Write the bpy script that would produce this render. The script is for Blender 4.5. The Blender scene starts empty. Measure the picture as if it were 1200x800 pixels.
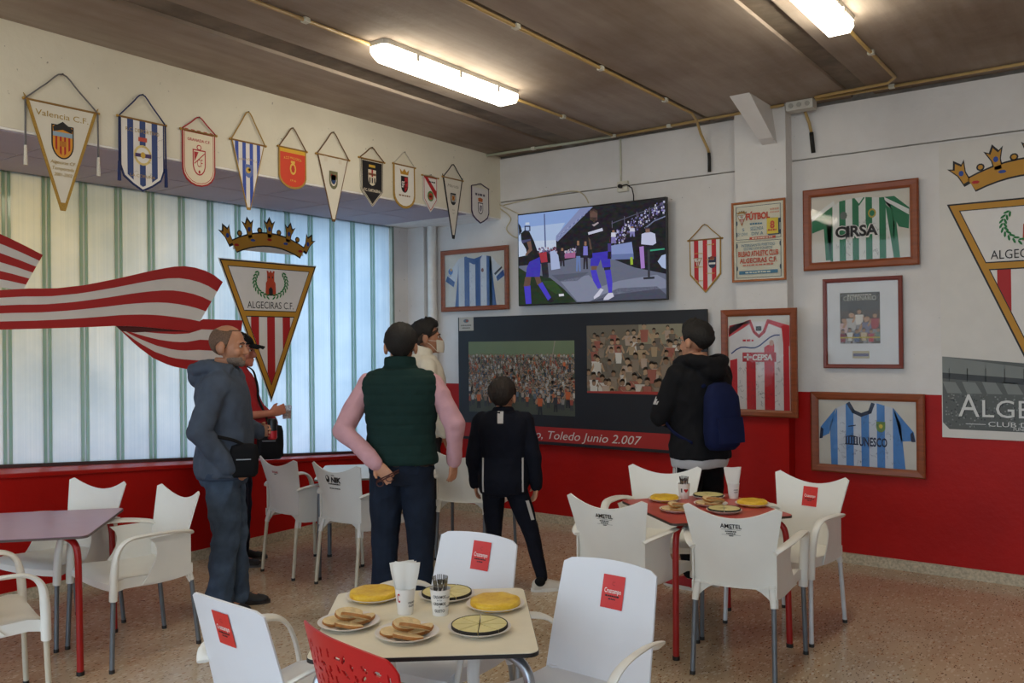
import bpy, bmesh, math, random
from mathutils import Vector, Matrix, noise as mnoise
random.seed(7)
scene = bpy.context.scene
COL = scene.collection
R = math.radians

# ------------------------------------------------------------------ camera
FPX, YAW, PITCH, ROLL, EYE = 1012.24, 0.632952, 0.0031487, -0.0106551, 1.62
def camera_axes():
    f = Vector((-math.sin(YAW)*math.cos(PITCH), math.cos(YAW)*math.cos(PITCH), math.sin(PITCH)))
    r = Vector((math.cos(YAW), math.sin(YAW), 0)); u = r.cross(f)
    return math.cos(ROLL)*r + math.sin(ROLL)*u, -math.sin(ROLL)*r + math.cos(ROLL)*u, f
cam_data = bpy.data.cameras.new('camera'); cam = bpy.data.objects.new('camera', cam_data); COL.objects.link(cam)
_r, _u, _f = camera_axes()
cam.matrix_world = Matrix(((_r.x, _u.x, -_f.x, 0), (_r.y, _u.y, -_f.y, 0), (_r.z, _u.z, -_f.z, EYE), (0, 0, 0, 1)))
cam_data.sensor_fit = 'HORIZONTAL'; cam_data.sensor_width = 36.0; cam_data.lens = 36.0*FPX/1200.0
cam_data.clip_start = 0.05; cam_data.clip_end = 200
scene.camera = cam

# ------------------------------------------------------------------ world, exposure
SKY_STRENGTH = 2.9
LAMP_STRENGTH = 21.0
world = bpy.data.worlds.new('sky'); scene.world = world; world.use_nodes = True
_bg = world.node_tree.nodes['Background']; _bg.inputs[0].default_value = (0.67, 0.835, 1.0, 1); _bg.inputs[1].default_value = SKY_STRENGTH
vs = scene.view_settings
vs.view_transform = 'Standard'; vs.look = 'None'; vs.gamma = 1.0; vs.use_curve_mapping = False; vs.exposure = 0.0

# ------------------------------------------------------------------ materials
def lin(c):
    c = c/255.0
    return c/12.92 if c <= 0.04045 else ((c+0.055)/1.055)**2.4
def rgb(h):
    h = h.lstrip('#'); return tuple(lin(int(h[i:i+2], 16)) for i in (0, 2, 4))
_mats = {}
def mat(h, rough=0.55, metal=0.0, var=0.06, scale=14.0, bump=0.0, bscale=60.0, spec=0.5, coat=0.0, alpha=None, stretch=None):
    key = (h, rough, metal, var, scale, bump, bscale, spec, coat, stretch)
    if key in _mats: return _mats[key]
    m = bpy.data.materials.new('m_'+h.lstrip('#')+'_%d' % len(_mats)); m.use_nodes = True
    nt = m.node_tree; b = nt.nodes['Principled BSDF']; c = rgb(h)
    b.inputs['Roughness'].default_value = rough; b.inputs['Metallic'].default_value = metal
    b.inputs['Specular IOR Level'].default_value = spec
    if coat: b.inputs['Coat Weight'].default_value = coat
    tc = nt.nodes.new('ShaderNodeTexCoord'); src = tc.outputs['Object']
    if stretch:
        mp = nt.nodes.new('ShaderNodeMapping'); mp.inputs['Scale'].default_value = stretch
        nt.links.new(src, mp.inputs[0]); src = mp.outputs[0]
    n = nt.nodes.new('ShaderNodeTexNoise'); n.inputs['Scale'].default_value = scale; n.inputs['Detail'].default_value = 4
    nt.links.new(src, n.inputs['Vector'])
    cr = nt.nodes.new('ShaderNodeValToRGB')
    cr.color_ramp.elements[0].position = 0.3; cr.color_ramp.elements[1].position = 0.7
    cr.color_ramp.elements[0].color = tuple(max(0, x*(1-var)) for x in c)+(1,)
    cr.color_ramp.elements[1].color = tuple(min(1, x*(1+var)) for x in c)+(1,)
    nt.links.new(n.outputs['Fac'], cr.inputs[0]); nt.links.new(cr.outputs[0], b.inputs['Base Color'])
    if bump:
        n2 = nt.nodes.new('ShaderNodeTexNoise'); n2.inputs['Scale'].default_value = bscale; n2.inputs['Detail'].default_value = 3
        nt.links.new(src, n2.inputs['Vector'])
        bp = nt.nodes.new('ShaderNodeBump'); bp.inputs['Strength'].default_value = bump; bp.inputs['Distance'].default_value = 0.01
        nt.links.new(n2.outputs['Fac'], bp.inputs['Height']); nt.links.new(bp.outputs[0], b.inputs['Normal'])
    _mats[key] = m
    return m
def emit(h, s=1.0):
    key = ('emit', h, s)
    if key in _mats: return _mats[key]
    m = bpy.data.materials.new('e_'+h.lstrip('#')); m.use_nodes = True; nt = m.node_tree; nt.nodes.clear()
    o = nt.nodes.new('ShaderNodeOutputMaterial'); e = nt.nodes.new('ShaderNodeEmission')
    e.inputs[0].default_value = rgb(h)+(1,); e.inputs[1].default_value = s
    n = nt.nodes.new('ShaderNodeTexNoise'); n.inputs['Scale'].default_value = 30
    mx = nt.nodes.new('ShaderNodeMix'); mx.data_type = 'RGBA'; mx.inputs['Factor'].default_value = 0.04
    mx.inputs['A'].default_value = rgb(h)+(1,); nt.links.new(n.outputs['Color'], mx.inputs['B'])
    nt.links.new(mx.outputs['Result'], e.inputs[0]); nt.links.new(e.outputs[0], o.inputs[0])
    _mats[key] = m
    return m
def node_mat(name, build):
    m = bpy.data.materials.new(name); m.use_nodes = True; nt = m.node_tree
    build(nt, nt.nodes['Principled BSDF'], nt.nodes['Material Output']); return m
def nd(nt, t, **kw):
    n = nt.nodes.new('ShaderNode'+t)
    for k, v in kw.items():
        if k in n.inputs: n.inputs[k].default_value = v
        else: setattr(n, k, v)
    return n
def ramp(nt, src, stops):
    r = nt.nodes.new('ShaderNodeValToRGB'); el = r.color_ramp.elements
    el[0].position, el[0].color = stops[0][0], rgb(stops[0][1])+(1,)
    el[1].position, el[1].color = stops[-1][0], rgb(stops[-1][1])+(1,)
    for p, c in stops[1:-1]:
        e = el.new(p); e.color = rgb(c)+(1,)
    nt.links.new(src, r.inputs[0]); return r.outputs[0]

# ------------------------------------------------------------------ mesh helpers
class MB:
    """collects geometry; one build() makes one mesh object"""
    def __init__(s): s.v = []; s.f = []; s.m = []; s.mats = []; s.mi = 0
    def use(s, m):
        if m not in s.mats: s.mats.append(m)
        s.mi = s.mats.index(m); return s
    def add(s, vs_, fs):
        o = len(s.v); s.v += [tuple(p) for p in vs_]
        for f in fs: s.f.append(tuple(i+o for i in f)); s.m.append(s.mi)
        return s
    def box(s, a, b):
        (x0, y0, z0), (x1, y1, z1) = a, b
        return s.add([(x0,y0,z0),(x1,y0,z0),(x1,y1,z0),(x0,y1,z0),(x0,y0,z1),(x1,y0,z1),(x1,y1,z1),(x0,y1,z1)],
              [(3,2,1,0),(4,5,6,7),(0,1,5,4),(1,2,6,5),(2,3,7,6),(3,0,4,7)])
    def hexa(s, bot, top):
        return s.add(list(bot)+list(top), [(3,2,1,0),(4,5,6,7),(0,1,5,4),(1,2,6,5),(2,3,7,6),(3,0,4,7)])
    def poly(s, pts): return s.add(pts, [tuple(range(len(pts)))])
    def prism(s, pts, z0, z1):
        n = len(pts); a = sum(pts[i][0]*pts[(i+1)%n][1]-pts[(i+1)%n][0]*pts[i][1] for i in range(n))
        if a < 0: pts = pts[::-1]
        vs_ = [(x,y,z0) for x,y in pts]+[(x,y,z1) for x,y in pts]
        fs = [tuple(range(n-1,-1,-1)), tuple(range(n,2*n))]+[(i,(i+1)%n,n+(i+1)%n,n+i) for i in range(n)]
        return s.add(vs_, fs)
    def tube(s, path, rad, n=10, cap=True, flat=1.0, up=(0,0,1)):
        path = [Vector(p) for p in path]; k = len(path)
        if not isinstance(rad, (list, tuple)): rad = [rad]*k
        vs_ = []; prev = None
        for i, p in enumerate(path):
            t = (path[min(i+1,k-1)]-path[max(i-1,0)])
            t = t.normalized() if t.length > 1e-9 else Vector((0,0,1))
            if prev is None:
                u = Vector(up)
                if abs(t.dot(u)) > 0.95: u = Vector((1,0,0))
                a = (u - t*u.dot(t)).normalized()
            else:
                a = prev - t*prev.dot(t); a = a.normalized() if a.length > 1e-6 else prev
            prev = a; b = t.cross(a)
            r = rad[i]; ra, rb = r if isinstance(r, tuple) else (r*flat, r)
            for j in range(n):
                q = 2*math.pi*j/n; vs_.append(p + a*(math.cos(q)*ra) + b*(math.sin(q)*rb))
        fs = [(i*n+j, i*n+(j+1)%n, (i+1)*n+(j+1)%n, (i+1)*n+j) for i in range(k-1) for j in range(n)]
        if cap: fs += [tuple(range(n-1,-1,-1)), tuple((k-1)*n+j for j in range(n))]
        return s.add(vs_, fs)
    def rings(s, R_, cap=True):
        n = len(R_[0]); vs_ = [p for r in R_ for p in r]; k = len(R_)
        fs = [(i*n+j, i*n+(j+1)%n, (i+1)*n+(j+1)%n, (i+1)*n+j) for i in range(k-1) for j in range(n)]
        if cap: fs += [tuple(range(n-1,-1,-1)), tuple((k-1)*n+j for j in range(n))]
        return s.add(vs_, fs)
    def lathe(s, prof, n=24, c=(0,0,0), cap=True):
        R_ = [[(c[0]+r*math.cos(2*math.pi*j/n), c[1]+r*math.sin(2*math.pi*j/n), c[2]+z) for j in range(n)] for r, z in prof]
        return s.rings(R_, cap)
    def ball(s, c, r, n=14, k=9, M=None):
        r = r if isinstance(r, (tuple, list)) else (r,r,r); R_ = []
        for i in range(k+1):
            th = math.pi*(0.02+0.96*i/k)
            ring = [Vector((r[0]*math.sin(th)*math.cos(2*math.pi*j/n), r[1]*math.sin(th)*math.sin(2*math.pi*j/n), -r[2]*math.cos(th))) for j in range(n)]
            R_.append([(M @ p if M else p)+Vector(c) for p in ring])
        return s.rings(R_)
    def shell(s, G, t):
        """G: grid rows of points; a sheet of thickness t"""
        a, b = len(G), len(G[0]); G = [[Vector(p) for p in r] for r in G]
        def nor(i, j):
            du = G[min(i+1,a-1)][j]-G[max(i-1,0)][j]; dv = G[i][min(j+1,b-1)]-G[i][max(j-1,0)]
            n = du.cross(dv); return n.normalized() if n.length > 1e-12 else Vector((0,0,1))
        top = [G[i][j]+nor(i,j)*(t/2) for i in range(a) for j in range(b)]
        bot = [G[i][j]-nor(i,j)*(t/2) for i in range(a) for j in range(b)]
        N = a*b; fs = []
        for i in range(a-1):
            for j in range(b-1):
                q = (i*b+j, (i+1)*b+j, (i+1)*b+j+1, i*b+j+1)
                fs.append(q); fs.append(tuple(N+x for x in q[::-1]))
        edge = [(0,j) for j in range(b)]+[(i,b-1) for i in range(1,a)]+[(a-1,j) for j in range(b-2,-1,-1)]+[(i,0) for i in range(a-2,0,-1)]
        E_ = [i*b+j for i, j in edge]; m = len(E_)
        fs += [(E_[i], E_[(i+1)%m], N+E_[(i+1)%m], N+E_[i]) for i in range(m)]
        return s.add(top+bot, fs)
    def build(s, name, material=None, parent=None, smooth=False, bevel=0.0, loc=None, fixn=False):
        me = bpy.data.meshes.new(name); me.from_pydata(s.v, [], s.f)
        if material is not None: me.materials.append(material)
        else:
            for m in s.mats: me.materials.append(m)
            me.polygons.foreach_set('material_index', s.m)
        if bevel or fixn:
            bm = bmesh.new(); bm.from_mesh(me)
            if fixn: bmesh.ops.recalc_face_normals(bm, faces=bm.faces)
            if bevel: bmesh.ops.bevel(bm, geom=bm.edges[:], offset=bevel, segments=2, profile=0.6, affect='EDGES', clamp_overlap=True)
            bm.to_mesh(me); bm.free()
        if smooth: me.polygons.foreach_set('use_smooth', [True]*len(me.polygons))
        me.update()
        if smooth == 'auto' :
            me.set_sharp_from_angle(angle=R(40))
        o = bpy.data.objects.new(name, me); COL.objects.link(o)
        if parent is not None: o.parent = parent
        if loc is not None: o.location = loc
        return o
def thing(name, label, cat, loc=(0,0,0), rot=(0,0,0), group=None):
    o = bpy.data.objects.new(name, None); COL.objects.link(o); o.empty_display_size = 0.05
    o.location = loc; o.rotation_euler = rot; return tag(o, label, cat, group)
def tag(o, label, cat, group=None):
    o['label'] = label; o['category'] = cat
    if group: o['group'] = group
    return o
def struct(o, label=None, cat=None):
    o['kind'] = 'structure'
    if label: o['label'] = label
    if cat: o['category'] = cat
    return o
def copy_tree(o, parent=None):
    c = o.copy(); COL.objects.link(c); c.parent = parent
    for ch in list(o.children): copy_tree(ch, c)
    return c
BACK = (R(90), 0, 0)          # local x right, y up, z out of the back wall
LEFT = (R(90), 0, R(90))      # the same for the left wall

# ------------------------------------------------------------------ lettering and flat print
_txt = {}
def text_geo(s, shear=0.0, offset=0.0):
    key = (s, shear, offset)
    if key in _txt: return _txt[key]
    cu = bpy.data.curves.new('t', 'FONT'); cu.body = s; cu.size = 1; cu.shear = shear; cu.offset = offset; cu.resolution_u = 3
    ob = bpy.data.objects.new('t', cu); COL.objects.link(ob)
    dg = bpy.context.evaluated_depsgraph_get(); me = ob.evaluated_get(dg).to_mesh()
    v = [tuple(p.co) for p in me.vertices]; f = [tuple(p.vertices) for p in me.polygons]
    ob.evaluated_get(dg).to_mesh_clear(); bpy.data.objects.remove(ob); bpy.data.curves.remove(cu)
    _txt[key] = (v, f); return v, f
def clip(pts, axis, lim, keep_less):
    out = []; n = len(pts)
    for i in range(n):
        a, b = pts[i], pts[(i+1)%n]
        ia = (a[axis] <= lim) if keep_less else (a[axis] >= lim); ib = (b[axis] <= lim) if keep_less else (b[axis] >= lim)
        if ia: out.append(a)
        if ia != ib:
            t = (lim-a[axis])/(b[axis]-a[axis]); out.append((a[0]+(b[0]-a[0])*t, a[1]+(b[1]-a[1])*t))
    return out
def clip_rect(pts, x0, x1, y0, y1):
    for ax, l, k in ((0,x0,False),(0,x1,True),(1,y0,False),(1,y1,True)):
        if len(pts) < 3: return []
        pts = clip(pts, ax, l, k)
    return pts if len(pts) >= 3 else []
class Art:
    """flat print in local x, y; z lifts a layer off its ground"""
    def __init__(s, x0=-9, x1=9, y0=-9, y1=9, lift=0.0009, z=0.0): s.mb = MB(); s.lim = (x0,x1,y0,y1); s.k = 0; s.lift = lift; s.z = z
    def up(s): s.k += 1; return s
    def poly(s, pts, m):
        p = clip_rect(list(pts), *s.lim)
        if p: s.mb.use(m).poly([(x, y, s.z+s.k*s.lift) for x, y in (p if area(p) > 0 else p[::-1])])
        return s
    def rect(s, x0, x1, y0, y1, m): return s.poly([(x0,y0),(x1,y0),(x1,y1),(x0,y1)], m)
    def ell(s, cx, cy, rx, ry, m, n=14, a0=0.0, a1=2*math.pi, rot=0.0):
        full = abs(a1-a0-2*math.pi) < 1e-6; q = []
        for i in range(n if full else n+1):
            t = a0+(a1-a0)*i/n; x, y = rx*math.cos(t), ry*math.sin(t)
            q.append((cx+x*math.cos(rot)-y*math.sin(rot), cy+x*math.sin(rot)+y*math.cos(rot)))
        return s.poly(q, m)
    def line(s, pts, w, m, close=False):
        pts = list(pts)+([pts[0]] if close else [])
        for a, b in zip(pts, pts[1:]):
            dx, dy = b[0]-a[0], b[1]-a[1]; l = math.hypot(dx, dy) or 1
            ux, uy = dx/l*w/2, dy/l*w/2; nx, ny = -uy, ux
            s.poly([(a[0]-ux*.6+nx,a[1]-uy*.6+ny),(a[0]-ux*.6-nx,a[1]-uy*.6-ny),(b[0]+ux*.6-nx,b[1]+uy*.6-ny),(b[0]+ux*.6+nx,b[1]+uy*.6+ny)], m)
        return s
    def text(s, t, cx, cy, w, h, m, shear=0.0, bold=0.0, rot=0.0, arc=0.0):
        v, f = text_geo(t, shear, bold)
        if not v: return s
        xs = [p[0] for p in v]; ys = [p[1] for p in v]; x0, x1, y0, y1 = min(xs), max(xs), min(0, min(ys)*0), max(ys)
        sx = w/(x1-x0); sy = h/(y1-y0); out = []
        for p in v:
            x = (p[0]-(x0+x1)/2)*sx; y = (p[1]-(y0+y1)/2)*sy
            if arc: y += -arc*(x/(w/2))**2
            out.append((cx+x*math.cos(rot)-y*math.sin(rot), cy+x*math.sin(rot)+y*math.cos(rot), s.z+s.k*s.lift))
        s.mb.use(m).add(out, f); return s
    def bars(s, cx, cy, w, h, m, n=6):
        """a line of print too small to read: a row of short strokes"""
        r = random.Random(int(abs(cx*7919+cy*104729)*1000)+n); x = cx-w/2; ws = [r.uniform(0.6, 1.4) for _ in range(n)]; k = w/sum(ws)
        for q in ws: s.rect(x, x+q*k*0.78, cy-h/2, cy+h/2*r.uniform(0.6, 1.0), m); x += q*k
        return s
    def stripes(s, outline, xs, m, slant=0.0):
        for x0, x1 in xs:
            p = clip_rect(list(outline), x0, x1, -9, 9)
            if p: s.poly(p, m)
        return s
    def build(s, name, parent, label=None):
        o = s.mb.build(name, None, parent)
        if label: o['label'] = label
        return o
def area(p): return sum(p[i][0]*p[(i+1)%len(p)][1]-p[(i+1)%len(p)][0]*p[i][1] for i in range(len(p)))/2
# ------------------------------------------------------------------ the room
D, XF, XW, XB, HC, HS = 6.526, -5.852, -6.013, -4.906, 3.387, 2.81
PAINT = 1.24
def sill_front(y): return 0.835-0.0711*(y-2.486)
def sill_glass(y): return 0.861-0.0772*(y-2.555)

def plaster(name, base, dark, red=False):
    def b(nt, p, out):
        tc = nd(nt, 'TexCoord')
        n = nd(nt, 'TexNoise', Scale=1.7, Detail=8.0, Roughness=0.6); nt.links.new(tc.outputs['Object'], n.inputs['Vector'])
        c = ramp(nt, n.outputs['Fac'], [(0.3, dark), (0.62, base)])
        v = nd(nt, 'TexNoise', Scale=38.0, Detail=2.0); nt.links.new(tc.outputs['Object'], v.inputs['Vector'])
        pit = ramp(nt, v.outputs['Fac'], [(0.74, '#ffffff'), (0.765, '#8a8580')]) if not red else None
        if pit is not None:
            mx = nd(nt, 'Mix', data_type='RGBA', blend_type='MULTIPLY'); mx.inputs['Factor'].default_value = 0.7
            nt.links.new(c, mx.inputs['A']); nt.links.new(pit, mx.inputs['B']); c = mx.outputs['Result']
        nt.links.new(c, p.inputs['Base Color']); p.inputs['Roughness'].default_value = 0.5 if red else 0.8; p.inputs['Specular IOR Level'].default_value = 0.25
        n3 = nd(nt, 'TexNoise', Scale=22.0, Detail=5.0); nt.links.new(tc.outputs['Object'], n3.inputs['Vector'])
        bp = nd(nt, 'Bump', Strength=0.12, Distance=0.02); nt.links.new(n3.outputs['Fac'], bp.inputs['Height']); nt.links.new(bp.outputs[0], p.inputs['Normal'])
    return node_mat(name, b)
M_WHITE = plaster('wall_white', '#e3e0de', '#d6d2cf')
M_BEAM = plaster('beam_lamp_tint', '#e2dccb', '#d7d0be')  # warm tone: the lamp's yellow light is put into the beam colour
M_RED = plaster('wall_red', '#b3120b', '#a30e08', True)
def _terrazzo(nt, p, out):
    tc = nd(nt, 'TexCoord'); L = nt.links.new; pos = tc.outputs['Object']
    n = nd(nt, 'TexNoise', Scale=1.1, Detail=6.0, Roughness=0.65); L(pos, n.inputs['Vector'])
    base = ramp(nt, n.outputs['Fac'], [(0.3, '#b9a184'), (0.5, '#c6b196'), (0.7, '#cdbba2')])
    w = nd(nt, 'TexNoise', Scale=6.0); L(pos, w.inputs['Vector'])
    def chips(scale, lo, hi, col, prev, off):
        mp = nd(nt, 'Mapping'); mp.inputs['Location'].default_value = off; mp.inputs['Scale'].default_value = (1.0, 0.45, 1); L(pos, mp.inputs[0])
        v = nd(nt, 'TexVoronoi', Scale=scale, Randomness=1.0); L(mp.outputs[0], v.inputs['Vector'])
        sel = nd(nt, 'Math', operation='LESS_THAN'); L(v.outputs['Distance'], sel.inputs[0]); sel.inputs[1].default_value = lo
        sp = nd(nt, 'SeparateColor'); L(v.outputs['Color'], sp.inputs[0])
        pk = nd(nt, 'Math', operation='LESS_THAN'); L(sp.outputs[0], pk.inputs[0]); pk.inputs[1].default_value = hi
        mu = nd(nt, 'Math', operation='MULTIPLY'); L(sel.outputs[0], mu.inputs[0]); L(pk.outputs[0], mu.inputs[1])
        mx = nd(nt, 'Mix', data_type='RGBA'); L(mu.outputs[0], mx.inputs['Factor']); L(prev, mx.inputs['A']); mx.inputs['B'].default_value = rgb(col)+(1,)
        return mx.outputs['Result']
    c = chips(60, 0.42, 0.40, '#d6c8b0', base, (0,0,0))
    c = chips(60, 0.30, 0.16, '#a3754f', c, (3,1,0))
    c = chips(64, 0.27, 0.20, '#6f5a43', c, (7,5,0))
    c = chips(120, 0.32, 0.22, '#86694c', c, (11,2,0))
    L(c, p.inputs['Base Color'])
    rg = ramp(nt, n.outputs['Fac'], [(0.3, '#5a5a5a'), (0.7, '#8a8a8a')]); L(rg, p.inputs['Roughness'])
M_FLOOR = node_mat('terrazzo', _terrazzo)
def _concrete(nt, p, out):
    tc = nd(nt, 'TexCoord'); L = nt.links.new
    mp = nd(nt, 'Mapping'); mp.inputs['Scale'].default_value = (5.0, 0.55, 1); L(tc.outputs['Object'], mp.inputs[0])
    n = nd(nt, 'TexNoise', Scale=2.0, Detail=8.0, Roughness=0.62); L(mp.outputs[0], n.inputs['Vector'])
    c = ramp(nt, n.outputs['Fac'], [(0.25, '#9a8b7c'), (0.5, '#aa9c8f'), (0.75, '#b6a99d')])
    m2 = nd(nt, 'TexNoise', Scale=0.7, Detail=5.0); L(tc.outputs['Object'], m2.inputs['Vector'])
    c2 = ramp(nt, m2.outputs['Fac'], [(0.35, '#c4b9ae'), (0.6, '#ffffff')])
    mx = nd(nt, 'Mix', data_type='RGBA', blend_type='MULTIPLY'); mx.inputs['Factor'].default_value = 1.0; L(c, mx.inputs['A']); L(c2, mx.inputs['B'])
    L(mx.outputs['Result'], p.inputs['Base Color']); p.inputs['Roughness'].default_value = 0.85
    n3 = nd(nt, 'TexNoise', Scale=9.0, Detail=8.0); L(tc.outputs['Object'], n3.inputs['Vector'])
    bp = nd(nt, 'Bump', Strength=0.25, Distance=0.02); L(n3.outputs['Fac'], bp.inputs['Height']); L(bp.outputs[0], p.inputs['Normal'])
M_SLAB = node_mat('ceiling_concrete', _concrete)
M_JOINT = mat('#7d7163', 0.9, var=0.25, scale=6, bump=0.5, bscale=20)
M_PVC = mat('#b89a62', 0.45, var=0.08)
M_PVCW = mat('#d8d6c6', 0.45)

X0, X1, Y0 = -6.35, 3.2, -3.0
struct(MB().box((X0, Y0, -0.12), (X1, D+0.2, 0.0)).build('floor', M_FLOOR))
struct(MB().box((-30, -32, -0.4), (30, 14, -0.13)).build('ground_outside', mat('#8d8a84', 0.9, var=0.15, scale=0.5)))
# back wall: a core with painted panels proud of it
wb = struct(MB().box((X0, D+0.016, 0), (X1, D+0.2, HC+0.1)).build('wall_back', mat('#8f8a84', 0.9, var=0.2)))
def panel(x0, x1, z0, z1, nm='concrete_panel'):
    m = MB()
    if z0 < PAINT < z1:
        m.use(M_RED).box((x0, D, z0), (x1, D+0.03, PAINT)); m.use(M_WHITE).box((x0, D, PAINT), (x1, D+0.03, z1))
    else: m.use(M_RED if z1 <= PAINT else M_WHITE).box((x0, D, z0), (x1, D+0.03, z1))
    return m.build(nm, None, wb)
CX0, CX1, CY = -2.541, -2.145, 6.391
panel(X0, CX0+0.02, 0, 2.955); panel(CX1-0.02, X1, 0, 2.975)
panel(X0, -3.612, 2.966, HC-0.02); panel(-3.602, CX0+0.02, 2.966, HC-0.02); panel(CX1-0.02, -0.2, 2.986, HC-0.03); panel(-0.19, X1, 2.986, HC-0.02)
col = MB(); col.use(M_RED).box((CX0, CY, 0), (CX1, D+0.02, PAINT-0.02)); col.use(M_WHITE).box((CX0, CY, PAINT-0.02), (CX1, D+0.02, HC+0.02))
struct(col.build('wall_column', None), 'white concrete column with red painted foot on back wall')
# bracket under the ceiling at the column head
struct(MB().use(M_WHITE).hexa([(-2.32, 6.30, 3.13), (-2.21, 6.30, 3.13), (-2.21, 6.40, 3.10), (-2.32, 6.40, 3.10)],
     [(-2.40, 5.93, HC+0.01), (-2.25, 5.93, HC+0.01), (-2.25, 6.40, HC+0.01), (-2.40, 6.40, HC+0.01)]).build('trim_1', None), 'white tapered concrete bracket at the column head')
# pier and white strip at the window end, lowered beam
struct(MB().use(M_WHITE).box((X0, 6.42, 0), (-5.79, D+0.02, HS+0.1)).build('wall_pier', None))
struct(MB().use(M_WHITE).box((X0, 6.215, 0.3), (XW+0.005, 6.43, HS+0.1)).build('wall_jamb', None))
struct(MB().use(M_BEAM).box((X0, Y0, HS), (XB, D+0.01, HC+0.05)).build('wall_beam', None), 'beam with lamp yellow put into its colour, above the window with pennants')
so = struct(MB().box((XW-0.02, Y0, HS-0.012), (XB-0.004, D, HS)).build('ceiling_soffit', mat('#f0eeec', 0.6)))
M_TILE = mat('#b4abb8', 0.8, var=0.05, scale=3); tw = (XB-XW-0.044)/2
for i in range(16):
    y = Y0+0.05+i*0.6
    if y+0.59 > D: break
    for k in range(2):
        x = XW+0.010+k*(tw+0.016)
        MB().box((x, y, HS-0.019), (x+tw, y+0.584, HS-0.010)).build('ceiling_tile', M_TILE, so)
# low red wall and sill
lw = MB().use(M_RED).hexa([(X0, Y0, 0), (XF, Y0, 0), (XF, 6.43, 0), (X0, 6.43, 0)],
     [(X0, Y0, sill_front(Y0)-0.03), (XF, Y0, sill_front(Y0)-0.03), (XF, 6.43, sill_front(6.43)-0.03), (X0, 6.43, sill_front(6.43)-0.03)])
struct(lw.build('wall_left', None), 'low red painted wall under the window')
ya, yb = Y0, 6.43; f = sill_front; g = sill_glass
struct(MB().use(mat('#b0160f', 0.3, var=0.05)).hexa([(XW-0.05, ya, f(ya)-0.03), (XF+0.018, ya, f(ya)-0.03), (XF+0.018, yb, f(yb)-0.03), (XW-0.05, yb, f(yb)-0.03)],
     [(XW-0.05, ya, g(ya)-0.012), (XF+0.018, ya, f(ya)), (XF+0.018, yb, f(yb)), (XW-0.05, yb, g(yb)-0.012)]).build('trim_2', None, bevel=0.006), 'red window sill')
M_BASE = mat('#c0b298', 0.5, var=0.28, scale=60)
struct(MB().box((-5.79, D-0.014, 0), (X1, D+0.01, 0.075)).build('baseboard_back', M_BASE))
struct(MB().box((CX0-0.012, CY-0.012, 0), (CX1+0.012, D, 0.075)).build('baseboard_column', M_BASE))
struct(MB().box((XF-0.01, Y0, 0), (XF+0.014, 6.42, 0.075)).build('baseboard_left', M_BASE))
struct(MB().use(M_WHITE).box((X1, Y0, 0), (X1+0.2, D+0.2, HC+0.1)).build('wall_right', None))
# ceiling slabs with recessed joints
ce = struct(MB().box((X0, Y0, HC+0.022), (X1+0.2, D+0.2, HC+0.3)).build('ceiling', M_JOINT))
for a, b in ((XB-0.02, -4.22), (-4.00, -2.80), (-2.765, -1.70), (-1.55, -0.42), (-0.38, 0.75), (0.79, 1.92), (1.96, X1+0.02)):
    MB().box((a, Y0, HC), (b, D+0.03, HC+0.05)).build('concrete_slab', M_SLAB, ce, bevel=0.006)
# window of upright glass channels
def _pane(nt, p, out):
    L = nt.links.new; tc = nd(nt, 'TexCoord')
    mp = nd(nt, 'Mapping'); mp.inputs['Scale'].default_value = (1, 90, 0.25); L(tc.outputs['Object'], mp.inputs[0])
    n = nd(nt, 'TexNoise', Scale=1.0, Detail=2.0); L(mp.outputs[0], n.inputs['Vector'])
    c = ramp(nt, n.outputs['Fac'], [(0.3, '#d6e2ec'), (0.7, '#e2ebf2')])
    d = nd(nt, 'TexNoise', Scale=1.6, Detail=5.0, Roughness=0.6); L(tc.outputs['Object'], d.inputs['Vector'])
    dc = ramp(nt, d.outputs['Fac'], [(0.25, '#dfe6ec'), (0.6, '#ffffff')])
    mx = nd(nt, 'Mix', data_type='RGBA', blend_type='MULTIPLY'); mx.inputs['Factor'].default_value = 0.8; L(c, mx.inputs['A']); L(dc, mx.inputs['B'])
    tr = nd(nt, 'BsdfTranslucent'); L(mx.outputs['Result'], tr.inputs[0])
    gl = nd(nt, 'BsdfGlossy', Roughness=0.25); ms = nd(nt, 'MixShader'); ms.inputs[0].default_value = 0.06
    L(tr.outputs[0], ms.inputs[1]); L(gl.outputs[0], ms.inputs[2]); L(ms.outputs[0], out.inputs[0])
M_PANE = node_mat('channel_glass', _pane)
def _flange(nt, p, out):
    L = nt.links.new; tr = nd(nt, 'BsdfTranslucent'); tc = nd(nt, 'TexCoord')
    n = nd(nt, 'TexNoise', Scale=3.0); L(tc.outputs['Object'], n.inputs['Vector'])
    L(ramp(nt, n.outputs['Fac'], [(0.3, '#b4cfcb'), (0.7, '#c0d8d4')]), tr.inputs[0])
    gl = nd(nt, 'BsdfGlossy', Roughness=0.15); ms = nd(nt, 'MixShader'); ms.inputs[0].default_value = 0.1
    L(tr.outputs[0], ms.inputs[1]); L(gl.outputs[0], ms.inputs[2]); L(ms.outputs[0], out.inputs[0])
M_FLANGE = node_mat('glass_flange', _flange)
win = struct(MB().box((XW-0.05, Y0, HS-0.03), (XW-0.012, 6.22, HS-0.005)).build('window_1', mat('#8d9a96', 0.4)), 'tall window of upright frosted glass channels')
S, Yc = 0.2558, 2.605
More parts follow.
